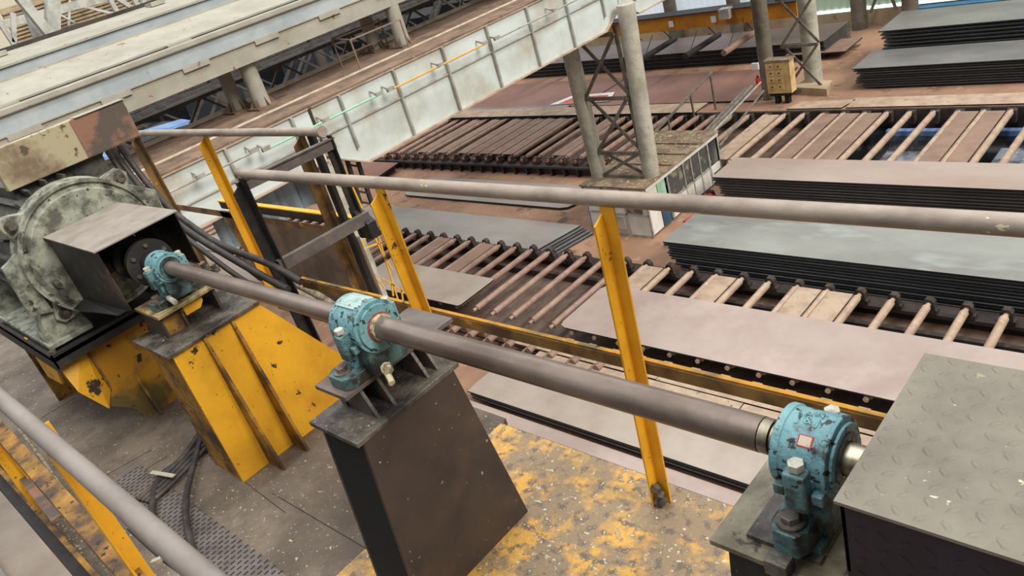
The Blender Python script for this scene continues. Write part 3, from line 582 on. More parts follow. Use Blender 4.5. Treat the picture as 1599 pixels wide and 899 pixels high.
MB().prism([(-20.95, -14, 1.28), (-20.95, 45, 1.28), (-22.9, 45, 1.5), (-22.9, -14, 1.5)], (0, 0, -0.05)).build('cover_sheet', beam_c, ub2)
mb = MB()
for i in range(9): mb.box(-22.7, -22.3, -3 + i * 4.2, -2.6 + i * 4.2, 1.45, 1.56)
mb.build('cable_clip', beam_c, ub2)
MB().box(-23.1, -22.9, -14, 45, 1.42, 1.6).build('crane_rail', frame_m, ub2)

# ================================================================ trusses left of the beams
def truss(name, label, x, y0, y1, z0, z1, step, m, r=0.09):
    t = thing(name, label, 'truss', (x, (y0 + y1) / 2, z0))
    MB().bar((x, y0, z0), (x, y1, z0), r * 1.6, r * 1.6).build('bottom_chord', m, t)
    MB().bar((x, y0, z1), (x, y1, z1), r * 1.6, r * 1.6).build('top_chord', m, t)
    y = y0; i = 0
    while y + step <= y1 + 1e-6:
        a, b = ((y, z0), (y + step, z1)) if i % 2 == 0 else ((y, z1), (y + step, z0))
        MB().bar((x, a[0], a[1]), (x, b[0], b[1]), r, r).build('diagonal', m, t)
        y += step; i += 1
    return t
for i, (x, z0, z1, st) in enumerate(((-24.0, -2.75, -1.35, 1.5), (-31.0, -4.2, -2.2, 2.2), (-44.0, -6.4, -3.6, 3.0), (-60.0, -8.8, -5.2, 4.0))):
    truss('bay_truss', ['dark lattice girder just behind the dusty gangway', 'second dark lattice girder deeper in the left bay', 'third dark lattice girder deep in the left bay', 'deepest dark lattice girder of the left bay'][i], x, -6, 46 if i < 3 else 90, z0, z1, st, truss_d, 0.07 + 0.03 * i)
for i in range(6):
    y = 26 + i * 9
    tag(MB().cyl((-56, y, F), (-56, y, -3.0), 0.5, 16).build('bay_column', truss_d), ['leftmost dark column standing in the left bay', 'second dark column standing in the left bay', 'third dark column of the left bay', 'fourth dark column of the left bay', 'fifth dark column of the left bay', 'farthest dark column of the left bay'][i], 'column', 'columns of the left bay')
random.seed(5)
for i in range(4):
    for j in range(8):
        x = -62 - i * 11; y = 14 + j * 11 + random.random() * 2; h = 0.6 + random.random() * 1.6
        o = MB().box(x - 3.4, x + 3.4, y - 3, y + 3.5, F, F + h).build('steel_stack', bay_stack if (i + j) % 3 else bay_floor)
        tag(o, 'dark stack of steel lying in the unlit left bay', 'steel stack', 'stacks in the unlit left bay')
blue_s = mat('bright_blue_sheet', (128, 166, 216), (104, 138, 190), 1, rough=0.4)
for i, pts in enumerate(([(-40.0,14.289,-4.071),(-40.0,14.203,-4.236),(-40.0,16.521,-4.444),(-40.0,16.579,-4.33)], [(-40.0,10.923,-4.132),(-40.0,11.216,-4.523),(-40.0,12.321,-4.623),(-40.0,12.356,-4.308)])):
    o = MB().prism(pts, (-1.2, 0, 0.1)).build('blue_cover_sheet', blue_s); tag(o, ['bright blue sheet seen just above the left handrail', 'bluish sheet lower in the gap behind the black cables'][i], 'sheet')
gap_m = glow('daylight_gap', (214, 224, 240), 0.9)
for i, pts in enumerate(([(-95.0,82.175,-11.929),(-95.0,84.843,-11.938),(-95.0,84.743,-12.49),(-95.0,82.345,-12.171)], [(-95.0,78.716,-12.327),(-95.0,80.504,-12.581),(-95.0,80.671,-12.823),(-95.0,78.76,-12.53)], [(-95.0,82.214,-13.096),(-95.0,84.731,-13.169),(-95.0,84.795,-13.677),(-95.0,82.348,-13.427)], [(-95.0,86.064,-12.096),(-95.0,87.43,-12.295),(-95.0,87.241,-12.73),(-95.0,86.041,-12.48)], [(-95.0,67.103,-12.208),(-95.0,68.259,-12.31),(-95.0,68.148,-12.548),(-95.0,67.133,-12.4)])):
    struct(MB().prism(pts, (-0.3, 0, 0)).build('window_%d' % (4 + i), gap_m))

# inclined white struts at top left
st_ = thing('roof_strut_frame', 'white upright and two slanting struts at the top left corner', 'strut frame', (-24.5, 7, 1.5))
J = [[(-24.5,7.635,1.56),(-24.5,8.212,2.627),(-24.5,7.452,1.548),(-24.5,7.146,2.921),(-24.5,7.362,1.577),(-24.5,7.551,2.809)]][0]
MB().bar(J[0], J[1], 0.32, 0.32).build('upright', truss_m, st_)
o_ = Vector((0.33, 0, 0)); MB().bar(Vector(J[2]) + o_, Vector(J[3]) + o_, 0.24, 0.24).build('strut', truss_m, st_)
o_ = Vector((-0.33, 0, 0)); MB().bar(Vector(J[4]) + o_, Vector(J[5]) + o_, 0.24, 0.24).build('strut', truss_m, st_)
J = [(-30.0,8.093,1.53),(-30.0,7.996,2.888),(-30.0,8.132,1.601),(-30.0,8.542,2.424),(-30.0,8.008,1.6),(-30.0,8.612,2.403)]
st2 = thing('roof_strut_frame', 'smaller pale struts behind, at the very left edge', 'strut frame', (-30, 7, 1.0))
MB().bar(J[0], J[1], 0.14, 0.14).build('strut', truss_m, st2)
MB().bar(J[2], J[3], 0.14, 0.14).build('strut', truss_m, st2)
for i, (p0, p1, w_) in enumerate((((-10, 42), (420, -45), 0.3), ((86, 20), (160, -5), 0.2), ((100, 48), (300, 0), 0.25), ((90, 5), (150, 40), 0.07), ((132, -5), (132, 32), 0.08), ((95, 35), (110, 20), 0.1))):
    J = [[(-34.0,8.855,2.251),(-34.0,20.695,1.787)], [(-34.0,11.037,2.102),(-34.0,13.456,2.082)], [(-34.0,11.022,1.429),(-34.0,16.449,1.182)], [(-34.0,11.29,2.386),(-34.0,12.26,1.24)], [(-34.0,12.376,2.387),(-34.0,11.857,1.513)], [(-34.0,12.899,2.043),(-34.0,14.587,1.041)]][i]
    o_ = Vector((-0.45 * i, 0, 0)); o = MB().bar(Vector(J[0]) + o_, Vector(J[1]) + o_, w_, w_).build('roof_tie', truss_m); tag(o, ['long pale horizontal tie crossing behind the white struts', 'short pale tie right of the white upright', 'pale tie just above the dark crane rail', 'thin slanting rod right of the white upright', 'thin upright rod right of the white struts', 'thin rod slanting down beside the bright cladding'][i], 'tie')
for i, (x0, x1) in enumerate(((195, 160), (215, 200), (232, 235), (180, 140), (196, 240))):
    J = [[(-30.0,12.347,1.332),(-30.0,11.48,2.419)], [(-30.0,12.539,1.366),(-30.0,12.521,2.131)], [(-30.0,12.886,1.354),(-30.0,12.975,2.006)], [(-30.0,12.734,1.354),(-30.0,13.394,1.89)], [(-30.0,12.048,1.466),(-30.0,11.993,2.277)]][i]
    o_ = Vector((-0.25 * i, 0, 0)); o = MB().bar(Vector(J[0]) + o_, Vector(J[1]) + o_, 0.15, 0.15).build('roof_strut', truss_m); tag(o, 'pale slanting strut of the fan above the second cream beam', 'strut', 'fan of struts at the top left')
clad = glow('glowing_cladding', (200, 192, 170), 0.25)  # emission makes the upper wall look lit; it is no lamp
dark_clad = mat('shaded_bay_cladding', (52, 58, 70), (34, 38, 48), 0.15, rough=0.8)  # dark colour paints the shade on the bay's end wall
struct(MB().box(-110.3, -110, -20, 110, F, -1.5).build('wall_left', dark_clad))
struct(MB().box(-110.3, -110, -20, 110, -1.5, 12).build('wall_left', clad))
o = MB()
for i in range(12): o.box(-80.4, -80.2, 22, 44, 0.2 + i * 0.3, 0.33 + i * 0.3)
o.box(-80.5, -80.4, 22, 44, 0.0, 4.0)
tag(o.build('louvre_bank', wall_m), 'cream slatted cladding bank seen beyond the roof struts', 'cladding')

cb_ = corrugated(0, 3.3, 0, -4.0, -2.8, 0.55, 0.16)
for v_ in cb_.v: v_.x, v_.y = -17.7 + v_.y * 1.0, 6.7 + v_.x
tag(cb_.build('corrugated_sheet', sheet_b), 'blue-grey corrugated sheet hanging under the white girder above the yellow channel', 'sheet')

# ================================================================ CRANE WALKWAY
YE = 1.455
dk = MB().box(-9.0, -2.05, 0.12, YE + 0.03, -0.03, 0.0).build('floor_walkway', deck_m); struct(dk)
dk = MB().box(-2.05, 1.2, 0.62, YE, -0.03, -0.001).build('floor_walkway', deck_y); struct(dk)
dk = MB().box(-2.05, 1.2, 0.12, 0.62, -0.03, 0.0).build('floor_walkway', deck_m); struct(dk)
mb = MB()
for (a, b) in ([(-2.657,0.743,0.001),(-1.972,0.754,0.001)], [(-4.608,0.427,0.001),(-4.607,0.616,0.001)], [(-3.602,0.412,0.001),(-3.553,0.628,0.001)], [(-3.457,0.401,0.001),(-3.412,0.635,0.001)], [(-2.503,0.707,0.001),(-3.388,0.748,0.001)]):
    mb.bar(a, b, 0.002, 0.001)
tag(mb.build('deck_seam', black_m), 'dark weld seams running over the dirty deck', 'seam', kind='structure')
sb = MB().box(-9, 1.2, 0.08, 0.12, -0.16, 0.0).box(-9, 1.2, YE, YE + 0.004, -0.05, -0.004).build('trim_1', black_steel); struct(sb)

# ---------------------------------------------------------------- far handrail
def Lpost(p0, p1, w, par, name, m, m2=None):
    """angle iron post, its two flanges visible: one faces +x, one faces the walkway"""
    p0 = Vector(p0); p1 = Vector(p1); d = (p1 - p0).normalized()
    mb = MB().prism([p0, p0 + Vector((w, 0, 0)), p1 + Vector((w, 0, 0)), p1], (0, -0.006, 0))
    mb.prism([p0, p0 + Vector((0, -w, 0)), p1 - d * (w * 0.9) + Vector((0, -w, 0)), p1 - d * 0.02 + Vector((0, -0.006, 0)), p1], (0.006, 0, 0))
    return mb.build(name, m, par)
YR = 1.40
hr = thing('handrail', 'long handrail on the far walkway edge with yellow angle posts and dusty round top rail', 'handrail', (-1.2, YR, 0))
mbt = MB().tube([(-3.12, YR, 1.04), (-3.1, YR, 1.043), (-2.2, YR, 1.045), (-1.2, YR, 1.046), (0.4, YR, 1.055), (1.6, YR, 1.06)], 0.0215, 18, 3)
mbt.build('top_rail', pipe, hr)
MB().box(-3.05, 1.6, YR, YR + 0.014, 0.537, 0.543).build('mid_rail', yellow_grime, hr)
MB().box(-3.05, 1.6, YR - 0.003, YR + 0.002, 0.497, 0.536).build('mid_rail_face', yellow_brown, hr)
p0, p1 = [(-1.209,1.4,1.001),(-1.254,1.4,-0.039)]
P4b = (p1[0] - 0.02, YR - 0.01, -0.0); P4t = (p0[0] - 0.02, YR - 0.01, 1.03)
Lpost(P4b, P4t, 0.044, hr, 'post', yellow)
p0, p1 = [(-2.167,1.4,0.999),(-2.13,1.4,0.526)]
Lpost((p1[0] - 0.04, YR - 0.01, 0), (p0[0] - 0.02, YR - 0.01, 1.03), 0.046, hr, 'post', yellow)
Lpost((0.1, YR - 0.01, 0), (0.1, YR - 0.01, 1.03), 0.055, hr, 'post', yellow)
mbk = MB()
for i in range(7):
    mbk.hexa((P4b[0] + 0.01 + random.uniform(0, 0.03), YR - 0.03 - random.uniform(0, 0.02), 0.0 + i * 0.012), 0.012, 0.02, (random.random(), random.random(), 1))
mbk.build('weld_lump', grime_top, hr)
# gate end, where the handrail steps outwards
gp = thing('gate_frame', 'side gate at the handrail end: black posts joined by two grey flat bars', 'gate', (-3.2, 1.6, 0))
Lpost((-3.17, YR, 0), (-3.19, YR, 1.02), 0.055, gp, 'post', black_steel)
(a1,), (a2,) = [(-3.176,1.85,0.962)], [(-3.152,1.4,0.986)]
MB().bar((-3.2, 1.38, 0.98), (-3.15, 1.88, 0.98), 0.008, 0.052).bar((-3.2, 1.38, 1.004), (-3.15, 1.88, 1.004), 0.03, 0.006).build('flat_bar', grey_bar, gp)
MB().bar((-3.14, 1.38, 0.60), (-3.1, 1.88, 0.60), 0.008, 0.052).bar((-3.15, 1.38, 0.626), (-3.11, 1.88, 0.626), 0.03, 0.006).build('flat_bar', grey_bar, gp)
Lpost((-3.17, 1.87, 0.50), (-3.17, 1.87, 1.02), 0.035, gp, 'post', black_steel)
MB().prism([(-3.19, 1.84, 0.50), (-3.08, 1.84, 0.50), (-3.08, 1.84, 0.58), (-3.19, 1.84, 0.66)], (0, 0.05, 0)).build('gusset', black_steel, gp)
# outer handrail (left, y = 1.85)
ho = thing('handrail', 'left handrail further out with a capped round rail and a bright yellow leaning post', 'handrail', (-4.4, 1.85, 0))
MB().tube([(-5.62, 1.80, 1.0), (-5.45, 1.84, 1.025), (-5.2, 1.85, 1.04), (-4.2, 1.85, 1.042), (-3.2, 1.85, 1.045)], 0.021, 16, 4).cyl((-3.2, 1.85, 1.045), (-3.165, 1.85, 1.046), 0.026, 18).build('top_rail', pipe, ho)
Lpost((-4.44, 1.86, 0), (-4.43, 1.86, 1.03), 0.054, ho, 'post', yellow)
Lpost((-5.36, 1.86, 0), (-5.44, 1.86, 1.03), 0.055, ho, 'post', yellow_brown)
Lpost((-3.42, 1.86, 0), (-3.40, 1.86, 1.03), 0.05, ho, 'post', yellow_brown)
MB().angle((-3.355, 1.86, 0), (-3.335, 1.86, 1.03), 0.045, 0.006, (1, 0, 0), (0, 1, 0)).build('post', black_steel, ho)
# outer tray below the gate
tr = thing('cable_tray', 'yellow-edged brown tray outside the gate, below the two yellow channels', 'tray', (-4.5, 2.05, 0))
ch_ = MB().box(-5.15, -3.5, 2.05, 2.085, 0.462, 0.470).build('channel', yellow, tr)
MB().box(-5.15, -3.5, 2.055, 2.06, 0.41, 0.462).build('channel_web', black_steel, ch_)
MB().box(-5.9, -3.6, 2.03, 2.034, 0.36, 0.405).build('channel', yellow_brown, tr)
MB().box(-4.95, -3.55, 2.03, 2.045, -0.35, 0.36).build('side_sheet', mat('brown_tray_sheet', (124, 106, 90), (96, 82, 70), 4, rough=0.7, bump=0.1), tr)
MB().prism([(-5.15, 2.03, 0.40), (-5.0, 2.03, 0.40), (-4.75, 2.03, -0.2), (-4.95, 2.03, -0.2)], (0, 0.02, 0)).build('bracket', yellow_dirty, tr)
# ---------------------------------------------------------------- near handrail
hn = thing('handrail', 'near handrail crossing the bottom left corner, thick light grey round rail', 'handrail', (-2, 0.159, 0))
MB().tube([(-7, 0.159, 1.02), (-3, 0.159, 1.02), (-1, 0.159, 1.02), (-0.4, 0.159, 1.02)], 0.0208, 20, 3).build('top_rail', pipe_near, hn)
MB().angle((-1.975, 0.15, 0.0), (-1.985, 0.15, 1.01), 0.042, 0.006, (1, 0, 0), (0, 1, 0)).build('post', yellow, hn)
(m0, m1) = [(-3.336,0.174,0.54),(-1.967,0.147,0.54)]
m0 = Vector(m0); m1 = Vector(m1); dm = (m1 - m0)
MB().bar(m0 - dm * 0.6, m1 + dm * 0.3, 0.05, 0.006).bar(m0 - dm * 0.6 + Vector((0, -0.024, -0.022)), m1 + dm * 0.3 + Vector((0, -0.024, -0.022)), 0.005, 0.045).build('mid_rail', yellow_dirty, hn)
MB().angle((-3.62, 0.17, 0.0), (-3.62, 0.17, 1.01), 0.05, 0.006, (1, 0, 0), (0, -1, 0)).build('post', yellow, hn)
MB().box(-7, 0, 0.125, 0.131, 0.0, 0.09).box(-7, 0, 0.112, 0.131, 0.085, 0.091).build('toe_board', yellow_dirty, hn)
(t0, t1) = [(-4.679,0.206,0.2),(-3.131,0.151,0.2)]
tag(MB().bar(t0, t1, 0.055, 0.012).build('rusty_strip', brown_stain), 'pinkish brown flat strip lying between near rail and toe board', 'strip')
(t0, t1) = [(-3.68,0.184,0.3),(-2.276,0.21,0.3)]
tag(MB().cyl(t0, t1, 0.007, 8).build('thin_rod', grey_bar), 'thin grey rod under the near handrail, bottom left', 'rod')
(t0, t1, t2, t3) = [(-3.991,0.271,0.25),(-3.458,0.239,0.25),(-2.985,0.198,0.25),(-2.581,0.178,0.25)]
tag(MB().tube([t0, t1, t2, t3], 0.008, 8).build('dirty_cord', rope_m), 'knotted dirty cord beside the yellow near mid rail', 'cord')
(t0, t1, t2) = [(-2.412,0.246,0.4),(-2.17,0.246,0.4),(-2.015,0.255,0.4)]
tag(MB().tube([t0, t1, t2], 0.005, 8).build('thin_cable', rubber), 'thin black cable below the near rail with white tape', 'cable')
q_ = [(-2.142,0.22,0.42),(-2.129,0.243,0.42)]
tag(MB().bar(q_[0], q_[1], 0.014, 0.012).build('white_tape', strap_m), 'scrap of white tape on the thin cable under the near rail', 'tape')

# ---------------------------------------------------------------- line shaft
SY, SZ = 0.897, 0.894
sh = thing('line_shaft', 'long brown drive shaft running through three turquoise bearings', 'shaft', (-1.8, SY, SZ))
MB().cyl((-3.16, SY, SZ), (-1.72, SY, SZ), 0.0268, 32).build('shaft_section', shaftm, sh)
MB().cyl((-1.72, SY, SZ), (-0.562, SY, SZ), 0.031, 36).build('shaft_section', shaftm, sh)
MB().cyl((-0.560, SY, SZ), (-0.543, SY, SZ), 0.0305, 36).build('collar', bare, sh)
MB().cyl((-0.541, SY, SZ), (-0.25, SY, SZ), 0.0265, 32).build('bare_end', bare, sh)
MB().ring((-1.628, SY, SZ), (-1.615, SY, SZ), 0.036, 0.030).build('grease_ring', grease, sh)

# ---------------------------------------------------------------- plummer blocks
def plummer(x, zb, label, s=1.0, hw=0.085, ring=False, fb=0.1, lo=0.086, fh=0.036, fx=0.0, fw=0.05):
    y = SY; h = SZ - zb
    t = thing('bearing_housing', label, 'bearing', (x, y, zb), 'turquoise bearing housings')
    body, foot = teal, teal_foot
    R = 0.070 * s; X = x + fx; e = fb + 0.03
    for sg in (-1, 1):
        # foot casting with chamfered ends, sloping up to the housing
        pts = [(X - fw, y + sg * 0.03, zb), (X + fw, y + sg * 0.03, zb), (X + fw, y + sg * (e - 0.022), zb), (X + fw * 0.6, y + sg * e, zb), (X - fw * 0.6, y + sg * e, zb), (X - fw, y + sg * (e - 0.022), zb)]
        MB().prism(pts, (0, 0, fh)).build('foot', foot, t, 0.005)
        MB().prism([(X - 0.026, y + sg * (fb - 0.026), zb + fh * 0.9), (X - 0.026, y + sg * 0.02, zb + fh * 0.9), (x - 0.026, y + sg * 0.02, SZ), (x - 0.026, y + sg * (R + 0.004), SZ)], (0.052, 0, 0)).build('leg_rib', body, t, 0.005)
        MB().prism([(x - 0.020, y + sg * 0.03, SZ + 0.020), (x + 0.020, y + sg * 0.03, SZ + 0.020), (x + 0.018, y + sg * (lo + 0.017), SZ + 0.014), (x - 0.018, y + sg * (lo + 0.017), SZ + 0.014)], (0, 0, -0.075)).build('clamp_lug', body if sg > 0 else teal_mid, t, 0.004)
        MB().hexa((x, y + sg * lo, SZ + 0.016), 0.0135, 0.014, rot=0.3).build('cap_bolt', bolt_l, t, 0.001)
        MB().cyl((X, y + sg * fb, zb + fh), (X, y + sg * fb, zb + fh + 0.006), 0.024, 28).hexa((X, y + sg * fb, zb + fh + 0.005), 0.0165, 0.014, rot=0.1).build('foot_bolt', bolt_m, t, 0.0015)
        for dx in (-1, 1):
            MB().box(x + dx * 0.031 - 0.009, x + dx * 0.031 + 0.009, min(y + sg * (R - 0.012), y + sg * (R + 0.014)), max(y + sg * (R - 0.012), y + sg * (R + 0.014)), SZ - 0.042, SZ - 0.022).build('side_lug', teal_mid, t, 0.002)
    MB().box(x - hw * 0.8, x + hw * 0.8, y - R * 0.86, y + R * 0.86, zb + 0.015, SZ - 0.02).build('body', foot, t, 0.008)
    MB().cyl((x - hw * 0.8, y, SZ), (x + hw * 0.8, y, SZ), R, 56).build('cap', body, t)
    MB().ring((x - hw, y, SZ), (x - hw * 0.72, y, SZ), R + 0.003, 0.03, 56).build('end_rim', body, t, 0.002)
    MB().ring((x + hw * 0.7, y, SZ), (x + hw * 0.86, y, SZ), R + 0.003, 0.03, 56).ring((x + hw * 0.86, y, SZ), (x + hw, y, SZ), R - 0.007, 0.034, 56).build('end_rim', body, t, 0.002)
    MB().ring((x + hw * 0.95, y, SZ), (x + hw * 1.04, y, SZ), 0.040 if ring else 0.042, 0.028, 40).build('seal_ring', red_ring if ring else foot, t)
    MB().box(x - hw * 0.72, x + hw * 0.72, y - R - 0.0015, y + R + 0.0015, SZ - 0.003, SZ + 0.0).build('split_line', black_m, t)
    return t
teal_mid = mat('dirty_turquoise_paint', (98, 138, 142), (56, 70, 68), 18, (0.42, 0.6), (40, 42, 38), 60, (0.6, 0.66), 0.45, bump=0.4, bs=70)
b2 = plummer(-1.697, 0.752, 'turquoise bearing housing in the middle with red seal ring', 0.99, 0.066, True, 0.098, 0.080, 0.036, -0.04, 0.052)
mb = MB(); R_ = 0.0695
for k in range(9):
    a0, a1 = math.radians(62 + k * 6), math.radians(62 + (k + 1) * 6); xo = 0.008 * math.sin(k * 1.3)
    q = lambda a, r, x: (x, SY + math.cos(a) * r, SZ + math.sin(a) * r)
    mb.prism([q(a0, R_, -1.755), q(a0, R_, -1.665 + xo), q(a1, R_, -1.665 + xo), q(a1, R_, -1.755)], Vector((0, math.cos((a0 + a1) / 2), math.sin((a0 + a1) / 2))) * 0.004)
mb.build('paint_flap', mat('pale_turquoise_flaking_paint', (170, 192, 188), (120, 164, 166), 20, rough=0.5, c4=(120, 116, 100), s4=30), b2)
MB().cyl((-1.60, SY - 0.05, 0.80), (-1.55, SY - 0.075, 0.785), 0.009, 10).hexa((-1.60, SY - 0.045, 0.805), 0.016, 0.02, (1, -0.6, -0.2)).build('grease_nipple', grease, b2)
b1 = plummer(-3.0, 0.752, 'smallest turquoise bearing housing, beside the black coupling', 0.78, 0.052, False, 0.082, 0.064, 0.034, -0.02, 0.04)
MB().cyl((-2.96, SY - 0.055, 0.79), (-2.90, SY - 0.06, 0.785), 0.011, 10).build('grease_nipple', bolt_l, b1)
b3 = plummer(-0.4725, 0.745, 'large turquoise bearing housing at right with raised letters and a small red-edged label', 0.90, 0.0485, False, 0.075, 0.068, 0.05, -0.018, 0.032)
# raised casting letters on the right cap
def arc_text(body, x0, ang, size, par):
    cu = bpy.data.curves.new('raised_letters', 'FONT'); cu.body = body; cu.size = size; cu.extrude = 0.0015; cu.align_x = 'CENTER'
    tmp = bpy.data.objects.new('tmp_letters', cu); C.objects.link(tmp); bpy.context.view_layer.update()
    me = bpy.data.meshes.new_from_object(tmp.evaluated_get(bpy.context.evaluated_depsgraph_get())); bpy.data.objects.remove(tmp)
    o = bpy.data.objects.new('raised_letters', me); C.objects.link(o)
    R = 0.0632; a = math.radians(ang)
    nrm = Vector((0, math.cos(a), math.sin(a))); up = Vector((0, -math.sin(a), math.cos(a))) * (1 if math.cos(a) < 0 else -1)
    xax = Vector((1, 0, 0)); up = nrm.cross(xax)
    mtx = Matrix((xax, up, nrm)).transposed().to_4x4()
    mtx.translation = Vector((x0, SY, SZ)) + nrm * R - WL[par.name]
    o.matrix_local = mtx; o.parent = par; o.data.materials.append(teal)
    return o
arc_text('J & J', -0.475, 102, 0.021, b3)
mb = MB()
random.seed(3)
for k in range(16):
    a_ = math.radians(random.uniform(74, 88)); x_ = random.uniform(-0.495, -0.455); n_ = Vector((0, math.cos(a_), math.sin(a_))); p_ = Vector((x_, SY, SZ)) + n_ * 0.0625
    mb.cyl(p_, p_ + n_ * 0.0035, random.uniform(0.002, 0.004), 7, 0.0015)
mb.build('worn_raised_mark', teal, b3)
a_ = math.radians(128); n_ = Vector((0, math.cos(a_), math.sin(a_))); u_ = Vector((0, -math.sin(a_), math.cos(a_)))
cc = Vector((-0.468, SY, SZ)) + n_ * 0.0627
lq = lambda w, h: [cc + Vector((sx * w, 0, 0)) + u_ * (sy * h) for sx, sy in ((-1, -1), (1, -1), (1, 1), (-1, 1))]
st = MB().prism(lq(0.0115, 0.0095), n_ * 0.0012).build('sticker_edge', red_m, b3)
MB().prism(lq(0.0095, 0.0078), n_ * 0.0017).build('sticker_face', label_m, st)
# ---------------------------------------------------------------- coupling and guard
cp = thing('shaft_coupling', 'dark flanged coupling with bolts left of the small bearing', 'coupling', (-3.22, SY, SZ))
MB().cyl((-3.155, SY, SZ), (-3.13, SY, SZ), 0.094, 40).cyl((-3.13, SY, SZ), (-3.06, SY, SZ), 0.046, 28, 0.040).build('flange', black_steel, cp, 0.002)
MB().cyl((-3.32, SY, SZ), (-3.29, SY, SZ), 0.088, 40).cyl((-3.60, SY, SZ), (-3.16, SY, SZ), 0.06, 28).build('flange', guard_d, cp)
for k in range(6):
    a = k * math.pi / 3 + 0.4
    MB().hexa((-3.13, SY + 0.072 * math.cos(a), SZ + 0.072 * math.sin(a)), 0.009, 0.010, (1, 0, 0)).build('bolt', bolt_m, cp)
gd = thing('coupling_guard', 'black sheet guard box with dusty flat top over the coupling', 'guard', (-3.4, SY, 0.8))
MB().prism([(-3.73, 0.725, 1.030), (-3.105, 0.725, 1.030), (-3.115, 1.075, 1.030), (-3.73, 1.065, 1.030)], (0, 0, 0.005)).build('top_sheet', guard_top, gd)
MB().prism([(-3.72, 0.735, 1.029), (-3.115, 0.735, 1.029), (-3.10, 0.735, 0.775), (-3.30, 0.735, 0.72), (-3.72, 0.735, 0.72)], (0, 0.004, 0)).build('side_sheet', guard_d, gd)
MB().prism([(-3.72, 1.06, 1.029), (-3.12, 1.06, 1.029), (-3.12, 1.06, 0.80), (-3.72, 1.06, 0.80)], (0, 0.004, 0)).build('side_sheet', guard_d, gd)
MB().prism([(-3.72, 0.74, 0.72), (-3.16, 0.74, 0.76), (-3.16, 0.70, 0.76), (-3.72, 0.68, 0.70)], (0, 0, 0.004)).build('bottom_lip', guard_d, gd)

# ---------------------------------------------------------------- motor with end shield
mo = thing('motor', 'big mottled grey motor with round end shield and bolted lugs', 'motor', (-4.1, SY, 0.56))
MC = (0.897, 0.90)
def mc(x, r, n=64): return None
MB().cyl((-3.86, MC[0], MC[1]), (-3.76, MC[0], MC[1]), 0.305, 72, 0.295).cyl((-3.76, MC[0], MC[1]), (-3.735, MC[0], MC[1]), 0.275, 72, 0.255).build('end_shield', motor_m, mo, 0.006)
MB().ring((-3.765, MC[0], MC[1]), (-3.745, MC[0], MC[1]), 0.30, 0.285, 72).build('shield_rim', motor_m, mo)
MB().cyl((-3.735, MC[0], MC[1]), (-3.70, MC[0], MC[1]), 0.13, 40).build('bearing_cap', motor_d, mo)
MB().cyl((-4.75, MC[0], MC[1]), (-3.86, MC[0], MC[1]), 0.285, 48).build('frame', motor_d, mo)
for i in range(24):
    a = 2 * math.pi * i / 24
    c_, s_ = math.cos(a), math.sin(a)
    MB().prism([(-4.7, MC[0] + c_ * 0.28, MC[1] + s_ * 0.28), (-3.92, MC[0] + c_ * 0.28, MC[1] + s_ * 0.28), (-3.92, MC[0] + c_ * 0.315, MC[1] + s_ * 0.315), (-4.7, MC[0] + c_ * 0.315, MC[1] + s_ * 0.315)], (0, -s_ * 0.012, c_ * 0.012)).build('cooling_fin', motor_d, mo)
for a in (41, 138, 222, 318):
    c_, s_ = math.cos(math.radians(a)), math.sin(math.radians(a)); u = Vector((0, c_, s_)); v = Vector((0, -s_, c_)); o_ = Vector((-3.86, MC[0], MC[1]))
    l_ = MB().prism([o_ + u * 0.25 - v * 0.085, o_ + u * 0.33 - v * 0.045, o_ + u * 0.365 - v * 0.02, o_ + u * 0.365 + v * 0.02, o_ + u * 0.33 + v * 0.045, o_ + u * 0.25 + v * 0.085], (0.06, 0, 0)).build('lug', motor_m, mo, 0.004)
    MB().cyl(o_ + u * 0.325 + Vector((0.06, 0, 0)), o_ + u * 0.325 + Vector((0.066, 0, 0)), 0.027, 16).hexa(o_ + u * 0.325 + Vector((0.064, 0, 0)), 0.019, 0.018, (1, 0, 0)).build('bolt', bolt_m, l_)
    MB().box(-4.72, -3.86, 0, 0.001, 0, 0.001)
# right hand flat boss of the shield and the grease fitting
J = [(-3.78,1.171,1.069),(-3.78,1.259,1.001),(-3.78,1.252,0.898),(-3.78,1.242,0.845),(-3.78,1.051,0.991),(-3.78,1.069,1.111)]
MB().prism(J, (-0.05, 0, 0)).build('boss', motor_m, mo, 0.004)
J = [(-3.72,0.674,0.846),(-3.72,0.678,0.795)]
MB().cyl(J[0], Vector(J[0]) + Vector((0.05, 0.0, -0.01)), 0.012, 10).cyl(J[1], Vector(J[1]) + Vector((0.04, 0, 0)), 0.016, 10).build('grease_fitting', motor_d, mo)
# feet
for sg in (-1, 1):
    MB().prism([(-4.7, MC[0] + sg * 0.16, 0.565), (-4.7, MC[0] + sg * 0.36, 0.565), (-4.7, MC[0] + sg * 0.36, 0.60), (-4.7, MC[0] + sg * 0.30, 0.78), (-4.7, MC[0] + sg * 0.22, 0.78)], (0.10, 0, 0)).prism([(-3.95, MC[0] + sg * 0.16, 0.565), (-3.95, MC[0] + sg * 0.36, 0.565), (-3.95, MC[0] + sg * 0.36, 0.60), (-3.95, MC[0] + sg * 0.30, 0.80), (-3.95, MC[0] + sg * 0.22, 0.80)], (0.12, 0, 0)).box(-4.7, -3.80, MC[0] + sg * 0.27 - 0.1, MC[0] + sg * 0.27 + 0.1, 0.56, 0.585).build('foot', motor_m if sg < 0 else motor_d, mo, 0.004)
J = [(-3.8,0.543,0.973),(-3.8,0.649,1.02),(-3.8,0.611,0.87),(-3.8,0.622,0.712),(-3.8,0.535,0.74)]
MB().prism(J, (-0.03, 0, 0)).build('side_cheek', motor_m, mo)
